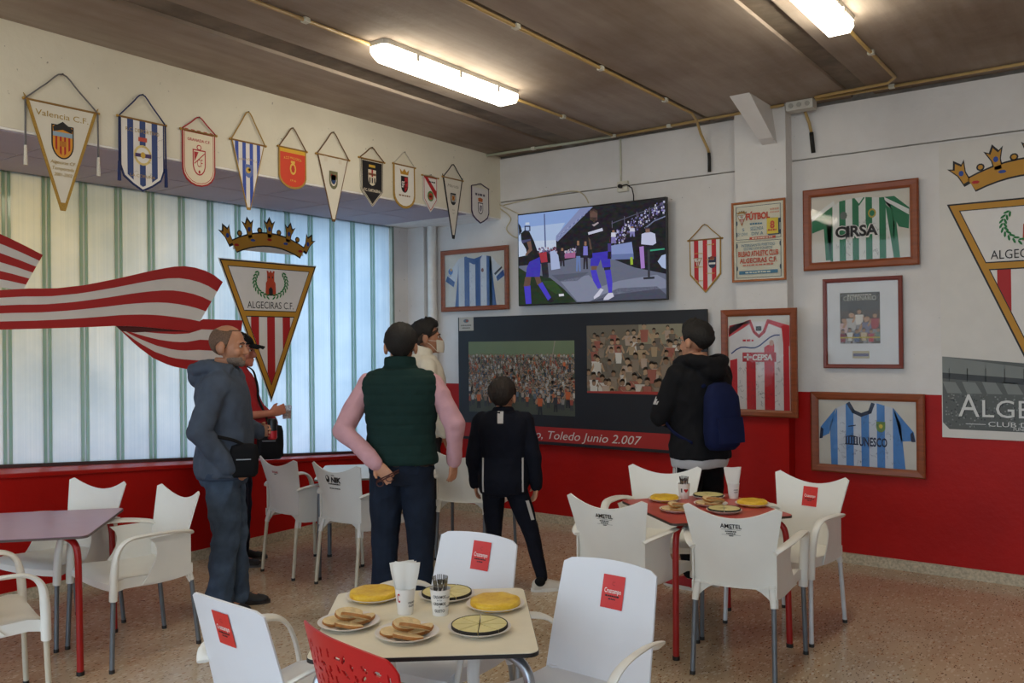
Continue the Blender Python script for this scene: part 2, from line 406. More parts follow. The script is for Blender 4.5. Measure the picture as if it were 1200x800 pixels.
fr = MB().use(mat('#4a3b3a', 0.5)).hexa([(XW-0.03, Y0, g(Y0)-0.02), (XW+0.012, Y0, g(Y0)-0.02), (XW+0.012, 6.22, g(6.22)-0.02), (XW-0.03, 6.22, g(6.22)-0.02)],
      [(XW-0.03, Y0, g(Y0)+0.012), (XW+0.012, Y0, g(Y0)+0.012), (XW+0.012, 6.22, g(6.22)+0.012), (XW-0.03, 6.22, g(6.22)+0.012)])
fr.build('window_track', None, win)
MB().use(mat('#7f9089', 0.4)).box((XW-0.03, 6.195, 0.55), (XW+0.008, 6.222, HS)).build('window_frame', None, win)
for i in range(-21, 15):
    c = Yc+i*S; y0, y1 = c-S+0.027, min(c-0.027, 6.2)
    if y0 < Y0 or y0 > 6.15: continue
    MB().use(M_PANE).hexa([(XW-0.006, y0, g(y0)), (XW, y0, g(y0)), (XW, y1, g(y1)), (XW-0.006, y1, g(y1))],
        [(XW-0.006, y0, HS-0.012), (XW, y0, HS-0.012), (XW, y1, HS-0.012), (XW-0.006, y1, HS-0.012)]).build('pane', None, win)
    if c > 6.16: continue
    for a, b, m in ((c-0.027, c-0.008, M_FLANGE), (c-0.008, c+0.008, M_PANE), (c+0.008, c+0.027, M_FLANGE)):
        dx = 0.006 if m is M_FLANGE else 0.0
        MB().use(m).hexa([(XW-0.01, a, g(a)), (XW+dx, a, g(a)), (XW+dx, b, g(b)), (XW-0.01, b, g(b))],
          [(XW-0.01, a, HS-0.012), (XW+dx, a, HS-0.012), (XW+dx, b, HS-0.012), (XW-0.01, b, HS-0.012)]).build('glass_flange' if m is M_FLANGE else 'glass_joint', None, win)
# unseen cloth sheet added outside to tint the near panes yellow
def _tint_cloth(nt, p, out):
    L = nt.links.new; tr = nd(nt, 'BsdfTranslucent'); tc = nd(nt, 'TexCoord'); n = nd(nt, 'TexNoise', Scale=4.0); L(tc.outputs['Object'], n.inputs['Vector'])
    L(ramp(nt, n.outputs['Fac'], [(0.3, '#ffab38'), (0.7, '#ffb956')]), tr.inputs[0]); L(tr.outputs[0], out.inputs[0])
tint_sheet = MB().use(node_mat('added_tint_cloth', _tint_cloth)).poly([(-8.1, -2.5, 1.75), (XW-0.22, -2.5, 3.05), (XW-0.22, 4.1, 3.05), (-8.1, 4.1, 1.75)]).build('added_tint_sheet', None)
struct(tint_sheet, 'unseen yellow cloth added outside to tint the window light')

# upright white pipe beside the pier
struct(MB().tube([(-5.72, 6.465, 0), (-5.72, 6.465, HS)], 0.047, 16).build('trim_3', mat('#e6e4e0', 0.35), smooth='auto'), 'white drain pipe in the corner by the window')

# ------------------------------------------------------------------ lamps, conduits, boxes
M_TUBE = emit('#fff4dc', LAMP_STRENGTH)
def lamp(x, y0, y1, label):
    t = thing('ceiling_lamp', label, 'lamp', (x, (y0+y1)/2, HC), group='fluorescent ceiling lamps'); h = (y1-y0)/2
    def prof(w, z): return w, z
    b = MB(); sec = [(-h, 0.052), (-h+0.03, 0.072), (h-0.03, 0.072), (h, 0.052)]
    b.rings([[(-w, y, -0.001), (w, y, -0.001), (w*1.0, y, -0.029), (-w*1.0, y, -0.029)] for y, w in sec]); b.build('housing', mat('#cfccc2', 0.5), t)
    d = MB(); R_ = []
    for y, w, dz in [(-h, 0.045, 0.02), (-h+0.02, 0.06, 0.040), (-h+0.07, 0.070, 0.058), (h-0.07, 0.070, 0.058), (h-0.02, 0.06, 0.040), (h, 0.045, 0.02)]:
        R_.append([(w, y, -0.030), (w*1.12, y, -0.035-dz*0.5), (w*0.75, y, -0.046-dz), (-w*0.75, y, -0.046-dz), (-w*1.12, y, -0.035-dz*0.5), (-w, y, -0.030)])
    d.rings(R_); d.build('diffuser', M_TUBE, t)
    for k in (-0.6, 0.0, 0.6):
        for s_ in (-1, 1): MB().box((s_*0.079-0.006, k*h-0.012, -0.07), (s_*0.079+0.006, k*h+0.012, -0.03)).build('clip', mat('#d9d6cc', 0.5), t)
    return t
lamp(-3.57, 3.57, 4.90, 'lit fluorescent ceiling lamp in the middle, above the television')
lamp(-1.33, 3.60, 4.92, 'lit fluorescent ceiling lamp cut by the top edge at the right')
lamp(-3.60, 0.2, 1.5, 'unseen fluorescent lamp added on the left for room light'); lamp(-1.33, 0.2, 1.5, 'unseen fluorescent lamp added on the right for room light')  # two more fixtures out of view, added to brighten the room
ZC = HC-0.016
def conduit(label, path, r=0.011, m=M_PVC, clips=True, name='conduit'):
    t = thing(name, label, 'conduit', path[0]); o = Vector(path[0])
    MB().tube([Vector(p)-o for p in path], r, 8).build('pipe', m, t, smooth=True)
    if clips:
        for a, b in zip(path, path[1:]):
            a, b = Vector(a), Vector(b); n = int((b-a).length/0.9)
            for k in range(n):
                c = a+(b-a)*((k+0.5)/n)-o
                MB().box(c-Vector((0.018, 0.018, 0.013)), c+Vector((0.018, 0.018, 0.013))).build('clip', M_PVCW, t)
    return t
conduit('yellowed conduit on the ceiling leading into the middle lamp', [(-3.62, Y0, ZC), (-3.62, 3.56, ZC)])
conduit('short yellowed conduit from the middle lamp to the back wall', [(-3.61, 4.86, ZC), (-3.61, 6.37, ZC)])
conduit('long yellowed conduit along the ceiling joint, bending down at the wall', [(-2.782, Y0, ZC), (-2.782, 6.15, ZC), (-2.80, 6.28, ZC-0.03), (-2.84, 6.44, 3.28), (-2.81, 6.50, 3.17), (-2.80, 6.505, 3.13)])
conduit('pale green conduit along the ceiling edge above the television', [(-5.18, 6.30, ZC), (-3.63, 6.42, ZC)], 0.012, mat('#b9bda9', 0.5))
conduit('yellowed conduit along the wall top left of the junction box', [(-3.58, 6.41, ZC), (-2.60, 6.38, ZC), (-2.145, 6.36, ZC)])
conduit('yellowed conduit along the wall top right of the junction box', [(-1.915, 6.37, ZC), (1.2, 6.36, ZC)])
conduit('yellowed conduit from the right lamp to the wall run', [(-1.33, 4.92, ZC), (-1.33, 6.16, ZC), (-1.40, 6.27, ZC), (-1.90, 6.30, ZC)])
conduit('yellowed stub of conduit below the junction box', [(-2.03, 6.45, HC-0.03), (-2.00, 6.49, 3.24), (-1.99, 6.505, 3.17)], clips=False)
conduit('thin white pipe from ceiling down to the wall socket', [(-3.607, 6.515, HC-0.02), (-3.607, 6.515, 3.0)], 0.009, M_PVCW, clips=False)
jb = thing('junction_box', 'grey white junction box at the ceiling right of the column', 'box', (-2.03, 6.40, HC))
MB().box((-0.10, -0.05, -0.07), (0.10, 0.05, -0.001)).build('box_body', mat('#c9c6bd', 0.5), jb, bevel=0.006)
for k in (-0.06, 0, 0.06): MB().tube([(k, -0.05, -0.035), (k, -0.056, -0.035)], 0.018, 10).build('knockout', mat('#a9a69d', 0.5), jb)
tag(MB().box((-0.02, -0.012, -0.012), (0.02, 0.012, 0.012)).build('conduit_tee', M_PVCW, loc=(-3.61, 6.40, HC-0.016)), 'small white conduit junction piece at end of middle lamp line', 'junction')
sk = thing('wall_socket', 'white wall socket with black plug above the television', 'socket', (-3.585, D, 2.955))
sk.rotation_euler = BACK
MB().box((-0.05, -0.045, 0), (0.05, 0.045, 0.03)).build('socket_box', mat('#d9d4c4', 0.45), sk, bevel=0.005)
MB().tube([(-0.01, 0, 0.03), (-0.01, 0, 0.06)], 0.017, 10).build('plug', mat('#17161a', 0.5), sk)
MB().tube([(0.0, 0, 0.05), (0.06, 0.005, 0.06), (0.105, -0.03, 0.05), (0.115, -0.09, 0.04), (0.11, -0.19, 0.03)], 0.005, 6).build('cord', mat('#17161a', 0.5), sk, smooth=True)
M_WIRE = mat('#cdbf9d', 0.5)
def wire(label, path, r=0.006, m=M_WIRE): 
    o = Vector(path[0]); return tag(MB().tube([Vector(p)-o for p in path], r, 6).build('cable', m, loc=o, smooth=True), label, 'cable')
def curve(P, n=8):
    out = []; P = [Vector(p) for p in P]; P = [P[0]]+P+[P[-1]]
    for i in range(1, len(P)-2):
        for k in range(n):
            t = k/n; a, b, c, d = P[i-1], P[i], P[i+1], P[i+2]
            out.append(0.5*((2*b)+(c-a)*t+(2*a-5*b+4*c-d)*t*t+(3*b-a-3*c+d)*t**3))
    return out+[P[-2]]
YW = D-0.012
wire('loose cream cable looping left of the television', curve([(-4.90, YW, 2.90), (-4.78, YW, 2.80), (-4.83, YW, 2.70), (-4.74, YW, 2.62), (-4.64, YW, 2.60)]))
wire('cream cable sagging from beam corner to the television', curve([(-4.91, YW, 2.94), (-4.75, YW, 2.86), (-4.62, YW-0.01, 2.80)]), 0.005)
wire('thin cable running along the wall seam above the television', curve([(-4.86, YW, 2.93), (-4.4, YW, 2.965), (-4.1, YW, 2.975), (-3.98, YW, 2.93), (-3.93, YW, 2.85)]), 0.005)
wire('bundle of black cables sticking out left of the column', [(-2.80, 6.505, 3.13), (-2.795, 6.50, 3.08), (-2.80, 6.51, 2.98)], 0.014, mat('#1c1a18', 0.6))
wire('bundle of black cables below the junction box', [(-1.99, 6.505, 3.17), (-1.985, 6.50, 3.12), (-1.98, 6.515, 3.02)], 0.016, mat('#1c1a18', 0.6))
# ------------------------------------------------------------------ chairs
M_PL = mat('#edebe4', 0.38, var=0.03, scale=5, spec=0.45)
M_PLB = mat('#e8e9ee', 0.38, var=0.02, scale=5, spec=0.45)
M_LEG = {'grey': mat('#6d7278', 0.35, 0.3), 'white': mat('#d5d6d8', 0.35, 0.1), 'cream': mat('#cfc6b2', 0.4), 'red': mat('#a31714', 0.35), 'silver': mat('#a9adb2', 0.28, 0.8)}
M_CAP = mat('#23211f', 0.6)
M_STICK = mat('#d8322f', 0.4, var=0.05); M_INK = mat('#1d1c1e', 0.6); M_PRW = mat('#f2efe9', 0.5)
def lerp_tab(t, tab):
    for (a, va), (b, vb) in zip(tab, tab[1:]):
        if t <= b: return va+(vb-va)*max(0, (t-a)/(b-a))
    return tab[-1][1]
def back_a(x_or_u, v, isu=True):
    u = x_or_u
    zt = 0.852-0.075*(1-u*u)-0.03*max(0, (abs(u)-0.86)/0.14)**2
    zb = 0.435-0.085*min(1, max(0, (abs(u)-0.45)/0.5))**1.6; z = zb+(zt-zb)*v; w = lerp_tab(z, [(0.35, 0.206), (0.42, 0.204), (0.52, 0.196), (0.62, 0.198), (0.72, 0.216), (0.86, 0.243)])
    return Vector((u*w, -0.195-0.09*(max(0, z-0.40)/0.45)**1.25+0.04*u*u*min(1, max(0, (z-0.36)/0.2)), z))
def back_b(u, v):
    zt = 0.832-0.012*u*u-0.012*max(0, (abs(u)-0.9)/0.1)**2
    z = 0.40+(zt-0.40)*v; w = lerp_tab(z, [(0.40, 0.215), (0.6, 0.208), (0.84, 0.194)])
    return Vector((u*w, -0.18-0.11*((z-0.40)/0.43)**1.1+0.022*u*u, z))
def on_back(fn, x, z):
    """surface point at local x and height z"""
    v = (z-0.40)/0.43
    for _ in range(8):
        w = max(0.05, fn(1.0, v).x); u = max(-1, min(1, x/w)); p = fn(u, v); v += (z-p.z)/0.43
    return p
def wrap_print(art, fn, side, name, parent):
    mb = MB(); mb.mats = art.mb.mats; mb.f = art.mb.f; mb.m = art.mb.m; out = []
    for (x, y, z) in art.mb.v:
        X = x if side < 0 else -x
        p = on_back(fn, X, y); out.append((X, p.y+side*(0.0075+z), y))
    mb.v = out; return mb.build(name, None, parent)
def sticker_art(cz, cx=0.0):
    a = Art(); m = 4
    for i in range(m):
        for j in range(m):
            x0, x1 = cx-0.046+0.092*i/m, cx-0.046+0.092*(i+1)/m; y0, y1 = cz-0.056+0.112*j/m, cz-0.056+0.112*(j+1)/m
            a.rect(x0, x1, y0, y1, M_STICK)
    a.up(); a.text('Cruzcampo', cx, cz+0.004, 0.070, 0.016, M_PRW, bold=0.01)
    a.bars(cx, cz-0.014, 0.060, 0.006, M_INK, 7); a.bars(cx, cz-0.024, 0.03, 0.005, M_INK, 4); a.text('C', cx, cz+0.028, 0.012, 0.013, mat('#b02522', 0.5))
    return a
def print_art(kind):
    a = Art()
    if kind == 'amstel':
        a.text('AMSTEL', 0, 0.740, 0.102, 0.021, M_INK, bold=0.02); a.rect(-0.008, 0.008, 0.727, 0.730, M_INK); a.rect(-0.045, 0.045, 0.7215, 0.7227, M_INK)
        a.bars(0, 0.714, 0.055, 0.006, M_INK, 6); a.bars(0, 0.704, 0.045, 0.006, M_INK, 5); a.rect(-0.045, 0.045, 0.696, 0.6972, M_INK); a.rect(-0.01, 0.01, 0.690, 0.694, M_INK)
    elif kind == 'nik':
        a.text('NIK', 0.022, 0.727, 0.095, 0.036, M_INK, shear=0.2, bold=0.05); a.bars(0.0, 0.757, 0.03, 0.006, M_INK, 3)
        a.bars(0, 0.697, 0.115, 0.009, M_INK, 9); a.bars(0, 0.667, 0.105, 0.008, M_INK, 8)
    elif kind == 'red':
        a.text('CRUZCAMPO', 0, 0.735, 0.075, 0.013, mat('#b01c22', 0.5), bold=0.04); a.bars(0, 0.720, 0.03, 0.006, M_INK, 7)
    return a
def facing(dx, dy): return (0, 0, math.atan2(-dx, dy))
def add_legs(t, front, rear, zt, mname, r=0.0125):
    for (x, y, x0, y0, z) in front+rear:
        for s in (-1, 1):
            l = MB().tube([(s*x0, y0, z), (s*x, y, 0.012)], r, 10).build('leg', M_LEG[mname], t, smooth='auto')
            MB().tube([(s*x, y, 0.018), (s*x, y, 0.0)], r*1.12, 10).build('foot_cap', M_CAP, l, smooth='auto')
def seat_mesh(rw=0.20, fw=0.255):
    G = []; us = [-1.0, -1.0, -0.9, -0.6, -0.2, 0.2, 0.6, 0.9, 1.0, 1.0]
    for s, dz in [(0, 0.012), (0.12, 0.0), (0.3, -0.006), (0.5, -0.006), (0.7, 0.0), (0.86, 0.004), (0.95, -0.004), (1.0, -0.018), (1.005, -0.05)]:
        w = rw+(fw-rw)*s; row = []
        for k, u in enumerate(us):
            z = 0.437+0.012*s+dz-0.012*(1-u*u)
            if k in (0, 9): z -= 0.05
            row.append((u*w, -0.215+0.455*min(s, 1.0), z))
        G.append(row)
    return MB().shell([list(r)[::-1] for r in G], 0.006)
def armchair(label, loc, face, legs='grey', prt=None, side=-1, plastic=None):
    t = thing('armchair', label, 'chair', (loc[0], loc[1], 0), facing(*face), 'white plastic armchairs with curved backs'); m = plastic or M_PL
    us = [-1+2*i/16 for i in range(17)]; vs_ = [i/14 for i in range(15)]
    MB().shell([[back_a(u, v) for u in us] for v in vs_], 0.007).build('backrest', m, t, smooth='auto')
    seat_mesh().build('seat', m, t, smooth='auto')
    for s in (-1, 1):
        P = curve([(s*0.192, -0.205, 0.615), (s*0.215, -0.175, 0.630), (s*0.252, -0.06, 0.648), (s*0.270, 0.08, 0.655), (s*0.277, 0.17, 0.648), (s*0.276, 0.222, 0.60), (s*0.268, 0.238, 0.50), (s*0.262, 0.242, 0.355)], 5)
        n = len(P)-1; rad = [(0.010+0.010*min(1, max(0, (i/n-0.6)/0.25)), 0.024+0.006*math.sin(math.pi*min(1, i/n*1.6))) for i in range(n+1)]
        MB().tube(P, rad, 12, up=(0, 0, 1)).build('armrest', m, t, smooth='auto')
        G = []
        for i in range(9):
            tt = i/8; z = 0.40+0.228*tt; yf = -0.02+0.11*(1-tt)**2+0.06*tt**5; row = []
            for j in range(6):
                y = -0.205+(yf+0.205)*j/5; row.append((s*(0.199+0.17*(y+0.205)*(0.6+0.4*(1-tt))+0.012*tt*j/5), y, z))
            G.append(row)
        MB().shell(G, 0.006).build('side_panel', m, t, smooth='auto')
        MB().tube([(s*0.178, -0.194, 0.455), (s*0.182, -0.200, 0.42), (s*0.188, -0.213, 0.355)], [(0.004, 0.016), (0.012, 0.018), (0.0165, 0.0165)], 12, up=(0, 1, 0)).build('leg_sleeve', m, t, smooth='auto')
    add_legs(t, [(0.270, 0.255, 0.262, 0.242, 0.37)], [(0.195, -0.25, 0.188, -0.214, 0.357)], 0.38, legs)
    if prt == 'sticker': wrap_print(sticker_art(0.700, -0.01), back_a, side, 'sticker', t)['label'] = 'red beer sticker'
    if prt == 'nik':
        a_ = Art(); a_.ell(-0.060, 0.73, 0.020, 0.026, M_INK, 12); a_.up().ell(-0.062, 0.739, 0.008, 0.012, M_PL, 10); wrap_print(a_, back_a, side, 'ball_print', t)
    if prt and prt != 'sticker': wrap_print(print_art(prt), back_a, side, 'print', t)['label'] = 'printed lettering'
    return t
def flat_chair(label, loc, face, side, cz=0.755, cx=0.0):
    t = thing('armchair', label, 'chair', (loc[0], loc[1], 0), facing(*face), 'white flat backed armchairs round the front table'); m = M_PLB
    us = [-1+2*i/14 for i in range(15)]; vs_ = [i/12 for i in range(13)]
    MB().shell([[back_b(u, v) for u in us] for v in vs_], 0.007).build('backrest', m, t, smooth='auto')
    seat_mesh(0.205, 0.235).build('seat', m, t, smooth='auto')
    for s in (-1, 1):
        P = curve([(s*0.205, -0.225, 0.575), (s*0.245, -0.185, 0.610), (s*0.270, -0.05, 0.638), (s*0.276, 0.09, 0.630), (s*0.272, 0.155, 0.595), (s*0.262, 0.185, 0.53), (s*0.250, 0.20, 0.44), (s*0.245, 0.205, 0.36)], 5)
        n = len(P)-1; MB().tube(P, [(0.008+0.006*max(0, i/n-0.5), 0.023-0.006*abs(i/n-0.5)) for i in range(n+1)], 12, up=(0, 0, 1)).build('armrest', M_PL, t, smooth='auto')
        MB().tube([(s*0.19, -0.185, 0.45), (s*0.20, -0.20, 0.355)], [0.026, 0.017], 12).build('leg_sleeve', m, t, smooth='auto')
    add_legs(t, [(0.255, 0.225, 0.245, 0.205, 0.38)], [(0.215, -0.25, 0.198, -0.198, 0.38)], 0.38, 'silver', 0.013)
    wrap_print(sticker_art(cz, cx), back_b, side, 'sticker', t)['label'] = 'red beer sticker'
    return t
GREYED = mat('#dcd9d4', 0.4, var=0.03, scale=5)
armchair('cream legged white armchair cut by the left edge, nearest the viewer', (-4.19, 1.66), (0.25, 0.97), 'cream')
armchair('white armchair with grey legs behind the purple table, left of its twin', (-5.03, 2.47), (0.206, -0.978), 'grey')
armchair('white armchair with grey legs at the right corner of the purple table', (-4.42, 2.565), (-0.09, -0.996), 'grey')
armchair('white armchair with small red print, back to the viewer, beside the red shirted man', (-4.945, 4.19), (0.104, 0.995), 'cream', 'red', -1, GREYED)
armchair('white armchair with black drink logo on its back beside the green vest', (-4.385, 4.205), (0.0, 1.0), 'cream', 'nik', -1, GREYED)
armchair('white armchair half hidden between the green vest and the boy', (-4.22, 5.20), (-0.3, 0.954), 'grey')
armchair('white armchair with black beer lettering and grey legs, left of the red table', (-2.235, 4.085), (0.0, 1.0), 'grey', 'amstel', -1)
armchair('plain white armchair behind the red table in front of the black hoodie', (-2.43, 4.80), (0.258, -0.966), 'white')
armchair('white armchair with black beer lettering in front of the red table, nearest', (-1.655, 4.20), (-0.18, 0.984), 'grey', 'amstel', -1)
armchair('white armchair with red sticker at the right of the red table', (-1.655, 4.93), (-0.21, -0.978), 'white', 'sticker', 1)
flat_chair('white flat backed chair with red sticker, left of the front table', (-2.325, 1.92), (0.048, 0.999), -1, 0.735, -0.01)
flat_chair('white flat backed chair with red sticker behind the front table', (-2.24, 2.55), (0.03, -1.0), 1, 0.745, 0.015)
flat_chair('white flat backed chair with red sticker, right of the front table', (-1.58, 2.455), (-0.039, -0.999), 1, 0.728, 0.02)

# red perforated chair
def back_r(u, v):
    zt = 0.885-0.02*abs(u)**2.5-0.03*max(0, (abs(u)-0.85)/0.15)**2; z = 0.44+(zt-0.44)*v
    return Vector((u*lerp_tab(z, [(0.44, 0.20), (0.88, 0.232)]), -0.20-0.09*((z-0.44)/0.44)+0.05*u*u, z))
t = thing('perforated_chair', 'red plastic chair with leaf shaped holes in its back', 'chair', (-1.615, 1.770, 0), facing(0.216, 0.976))
random.seed(3); slots = []
for i in range(12):
    for j in range(13):
        u = -0.88+1.76*i/11+random.uniform(-0.04, 0.04); v = 0.12+0.76*j/12+random.uniform(-0.02, 0.02)
        if abs(u) < 0.05 and False: continue
        slots.append((u*0.22, v*0.44, random.choice((35, -35, 80, 100, 0, 60, -60)), random.uniform(0.010, 0.0165)))
NU, NV = 110, 104
P = [[back_r(-1+2*i/NU, j/NV) for i in range(NU+1)] for j in range(NV+1)]; mb = MB(); mesh_v = []; faces = []
idx = lambda i, j, k: k*(NU+1)*(NV+1)+j*(NU+1)+i
def is_hole(i, j):
    u, v = -1+2*(i+0.5)/NU, (j+0.5)/NV; x, y = u*0.22, v*0.44
    for sx, sy, a, l in slots:
        dx, dy = x-sx, y-sy
        if dx*dx+dy*dy > 0.0004: continue
        c, s_ = math.cos(R(a)), math.sin(R(a))
        if ((dx*c+dy*s_)/l)**2+((-dx*s_+dy*c)/0.0052)**2 < 1: return True
    return False
keep = {(i, j) for i in range(NU) for j in range(NV) if not is_hole(i, j)}
mesh_v = [P[j][i]+Vector((0, 0.003, 0)) for j in range(NV+1) for i in range(NU+1)]+[P[j][i]-Vector((0, 0.003, 0)) for j in range(NV+1) for i in range(NU+1)]
for (i, j) in keep:
    faces.append((idx(i+1,j,0), idx(i,j,0), idx(i,j+1,0), idx(i+1,j+1,0))); faces.append((idx(i,j,1), idx(i+1,j,1), idx(i+1,j+1,1), idx(i,j+1,1)))
    for (di, dj, a, b) in ((-1,0,(i,j),(i,j+1)), (1,0,(i+1,j+1),(i+1,j)), (0,-1,(i+1,j),(i,j)), (0,1,(i,j+1),(i+1,j+1))):
        if (i+di, j+dj) not in keep: faces.append((idx(*a,0), idx(*b,0), idx(*b,1), idx(*a,1)))
mb.add(mesh_v, faces); M_RPL = mat('#c1151a', 0.4, var=0.03)
mb.build('backrest', M_RPL, t)
seat_mesh(0.20, 0.235).build('seat', M_RPL, t, smooth='auto')
for s in (-1, 1):
    for y0, y1 in ((0.2, 0.24), (-0.19, -0.26)):
        l = MB().tube([(s*0.2, y0, 0.43), (s*0.225, y1, 0.012)], [0.02, 0.014], 10).build('leg', M_RPL, t, smooth='auto')
        MB().tube([(s*0.225, y1, 0.016), (s*0.225, y1, 0)], 0.016, 10).build('foot_cap', M_CAP, l)
random.seed(11)

# ------------------------------------------------------------------ tables
def round_rect(h, r, n=5):
    out = []
    for cx, cy, a in ((1, 1, 0), (-1, 1, 90), (-1, -1, 180), (1, -1, 270)):
        for i in range(n+1):
            q = R(a+90*i/n); out.append((cx*(h-r)+r*math.cos(q), cy*(h-r)+r*math.sin(q)))
    return out
def table(label, loc, ang, top, edge, legs, half=0.35, H=0.70, far=None):
    t = thing('cafe_table', label, 'table', (loc[0], loc[1], 0), (0, 0, R(ang)))
    MB().use(top).prism(round_rect(half, 0.035), H-0.002, H).build('tabletop', None, t)
    MB().use(edge).prism(round_rect(half+0.0015, 0.036), H-0.014, H-0.002).build('edge_band', None, t)
    fr = MB(); k = 0.22
    fr.tube([(-k, -k, H-0.028), (k, k, H-0.028)], 0.013, 8); fr.tube([(-k, k, H-0.028), (k, -k, H-0.028)], 0.013, 8); fr.build('frame', M_LEG[legs], t, smooth='auto')
    for i, (sx, sy) in enumerate(((1, 1), (-1, 1), (-1, -1), (1, -1))):
        P = curve([(sx*0.18, sy*0.18, H-0.030), (sx*0.25, sy*0.25, H-0.032), (sx*0.30, sy*0.30, H-0.055), (sx*0.318, sy*0.318, H-0.11), (sx*0.322, sy*0.322, H-0.25), (sx*0.328, sy*0.328, 0.015)], 4)
        m = M_LEG[legs] if not far or i != far[0] else M_LEG[far[1]]
        l = MB().tube(P, 0.0165, 10).build('leg', m, t, smooth='auto')
        MB().tube([(sx*0.328, sy*0.328, 0.02), (sx*0.328, sy*0.328, 0)], 0.0185, 10).build('foot_cap', M_CAP, l, smooth='auto')
    return t
ED = mat('#1b1a1a', 0.5)
table('cream topped table laden with plates at the front', (-1.953, 2.168), 39.5, mat('#efe6cf', 0.35, var=0.03), ED, 'silver', 0.345)
table('red topped table with red legs and plates of food', (-2.0, 4.51), 51, mat('#bd4f46', 0.35, var=0.04), mat('#4a3b34', 0.5), 'red', 0.35)
table('purple topped table with red legs at the left edge', (-4.745, 2.165), 137.4, mat('#b0869d', 0.3, var=0.03), mat('#5b4a48', 0.5), 'red', 0.375)
table('white topped table with grey legs by the window', (-4.62, 4.50), 42, mat('#dfe3e4', 0.35, var=0.02), mat('#77797a', 0.5), 'grey', 0.355)
# ------------------------------------------------------------------ food
TZ = 0.70
M_PLATE = mat('#e8e2de', 0.3, var=0.02)
def plate(x, y, label, r=0.102, group='white plates with food'):
    t = thing('plate', label, 'plate', (x, y, TZ+0.0005), group=group)
    MB().lathe([(0.0, 0.003), (r*0.62, 0.003), (r*0.70, 0.008), (r*0.97, 0.0175), (r, 0.017), (r*0.97, 0.0145), (r*0.72, 0.003), (r*0.64, 0.0), (0.0, 0.0)], 32, cap=False).build('plate_dish', M_PLATE, t, smooth='auto')
    return t
def _tort(nt, p, out):
    L = nt.links.new; tc = nd(nt, 'TexCoord'); n = nd(nt, 'TexNoise', Scale=28.0, Detail=6.0, Roughness=0.7); L(tc.outputs['Object'], n.inputs['Vector'])
    L(ramp(nt, n.outputs['Fac'], [(0.28, '#b8821c'), (0.40, '#e0ae28'), (0.6, '#efc636'), (0.75, '#f4d352')]), p.inputs['Base Color']); p.inputs['Roughness'].default_value = 0.4
    b = nd(nt, 'Bump', Strength=0.4, Distance=0.004); L(n.outputs['Fac'], b.inputs['Height']); L(b.outputs[0], p.inputs['Normal'])
M_TORT = node_mat('omelette', _tort)
def tortilla(x, y, label, r=0.085, h=0.027):
    random.seed(int(x*1000)); prof = [(0.0, 0.0), (r*0.9, 0.0), (r*0.985, 0.006), (r, h*0.5), (r*0.985, h*0.82), (r*0.93, h*0.98), (r*0.7, h*1.03), (r*0.3, h*0.98), (0.0, h)]
    m = MB(); n = 40; R_ = []
    for rr, z in prof[1:-1]:
        R_.append([((rr*(1+0.012*math.sin(3*a+x*9)))*math.cos(a), rr*(1+0.012*math.sin(5*a+y*7))*math.sin(a), z+0.0012*math.sin(7*a+rr*90)) for a in (2*math.pi*j/n for j in range(n))])
    m.rings(R_)
    return tag(m.build('potato_omelette', M_TORT, loc=(x, y, TZ+0.0045), smooth='auto'), label, 'omelette', 'round potato omelettes')
WAY = ('near side', 'near right', 'right', 'far right', 'far side', 'far left', 'left', 'near left')
def way(x, y, a):
    """side of a plate or cup, named as seen from the viewer's place"""
    q = (a-math.atan2(-y, -x)) % (2*math.pi); return WAY[int(round(q/(math.pi/4))) % 8]
M_CHEESE = mat('#e2d595', 0.45, var=0.06, scale=30); M_RIND = mat('#26221c', 0.7)
def cheese_ring(x, y, where, r=0.088, n=8, rot=0.2):
    for k in range(n):
        a0 = rot+2*math.pi*k/n+0.02; a1 = rot+2*math.pi*(k+1)/n-0.02; z0 = TZ+0.016; h = 0.008; tilt = 0.004
        c = MB(); arc = [a0+(a1-a0)*i/4 for i in range(5)]
        pts = [(0.006*math.cos((a0+a1)/2), 0.006*math.sin((a0+a1)/2))]+[(r*math.cos(a), r*math.sin(a)) for a in arc]
        c.prism(pts, 0, h); o = c.build('cheese_wedge', M_CHEESE, loc=(x, y, z0))
        tag(o, '%s black rinded cheese wedge %s' % (way(x, y, rot+2*math.pi*(k+0.5)/n), where), 'cheese', 'cheese wedges '+where)
        q = MB(); q.prism([(r*math.cos(a), r*math.sin(a)) for a in arc]+[((r+0.003)*math.cos(a), (r+0.003)*math.sin(a)) for a in arc[::-1]], -0.001, h+0.0012); q.build('rind', M_RIND, o)
M_CRUMB = mat('#e6cc9c', 0.8, var=0.12, scale=60, bump=0.3, bscale=120); M_CRUST = mat('#ab7034', 0.6, var=0.2, scale=40)
def bread(x, y, z, ang, tilt, roll, label, group, L_=0.100, W=0.058, T=0.012):
    o = tag(MB().prism([(L_/2*math.cos(a)*(1+0.04*math.cos(3*a)), W/2*math.sin(a)) for a in (2*math.pi*i/18 for i in range(18))], 0, T).build('bread_slice', M_CRUMB, loc=(x, y, z)), label, 'bread', group)
    o.rotation_euler = (tilt, roll, ang); c = MB(); n = 18
    P = [(L_/2*math.cos(a)*(1+0.04*math.cos(3*a)), W/2*math.sin(a)) for a in (2*math.pi*i/n for i in range(n))]; Q = [(px*1.03, py*1.06) for px, py in P]
    R_ = [[(px, py, 0.0005) for px, py in P], [(px, py, 0.002) for px, py in Q], [(px, py, T-0.004) for px, py in Q], [(px, py, T-0.0015) for px, py in P]]
    c.rings(R_, cap=False); c.build('crust', M_CRUST, o, smooth=True); return o
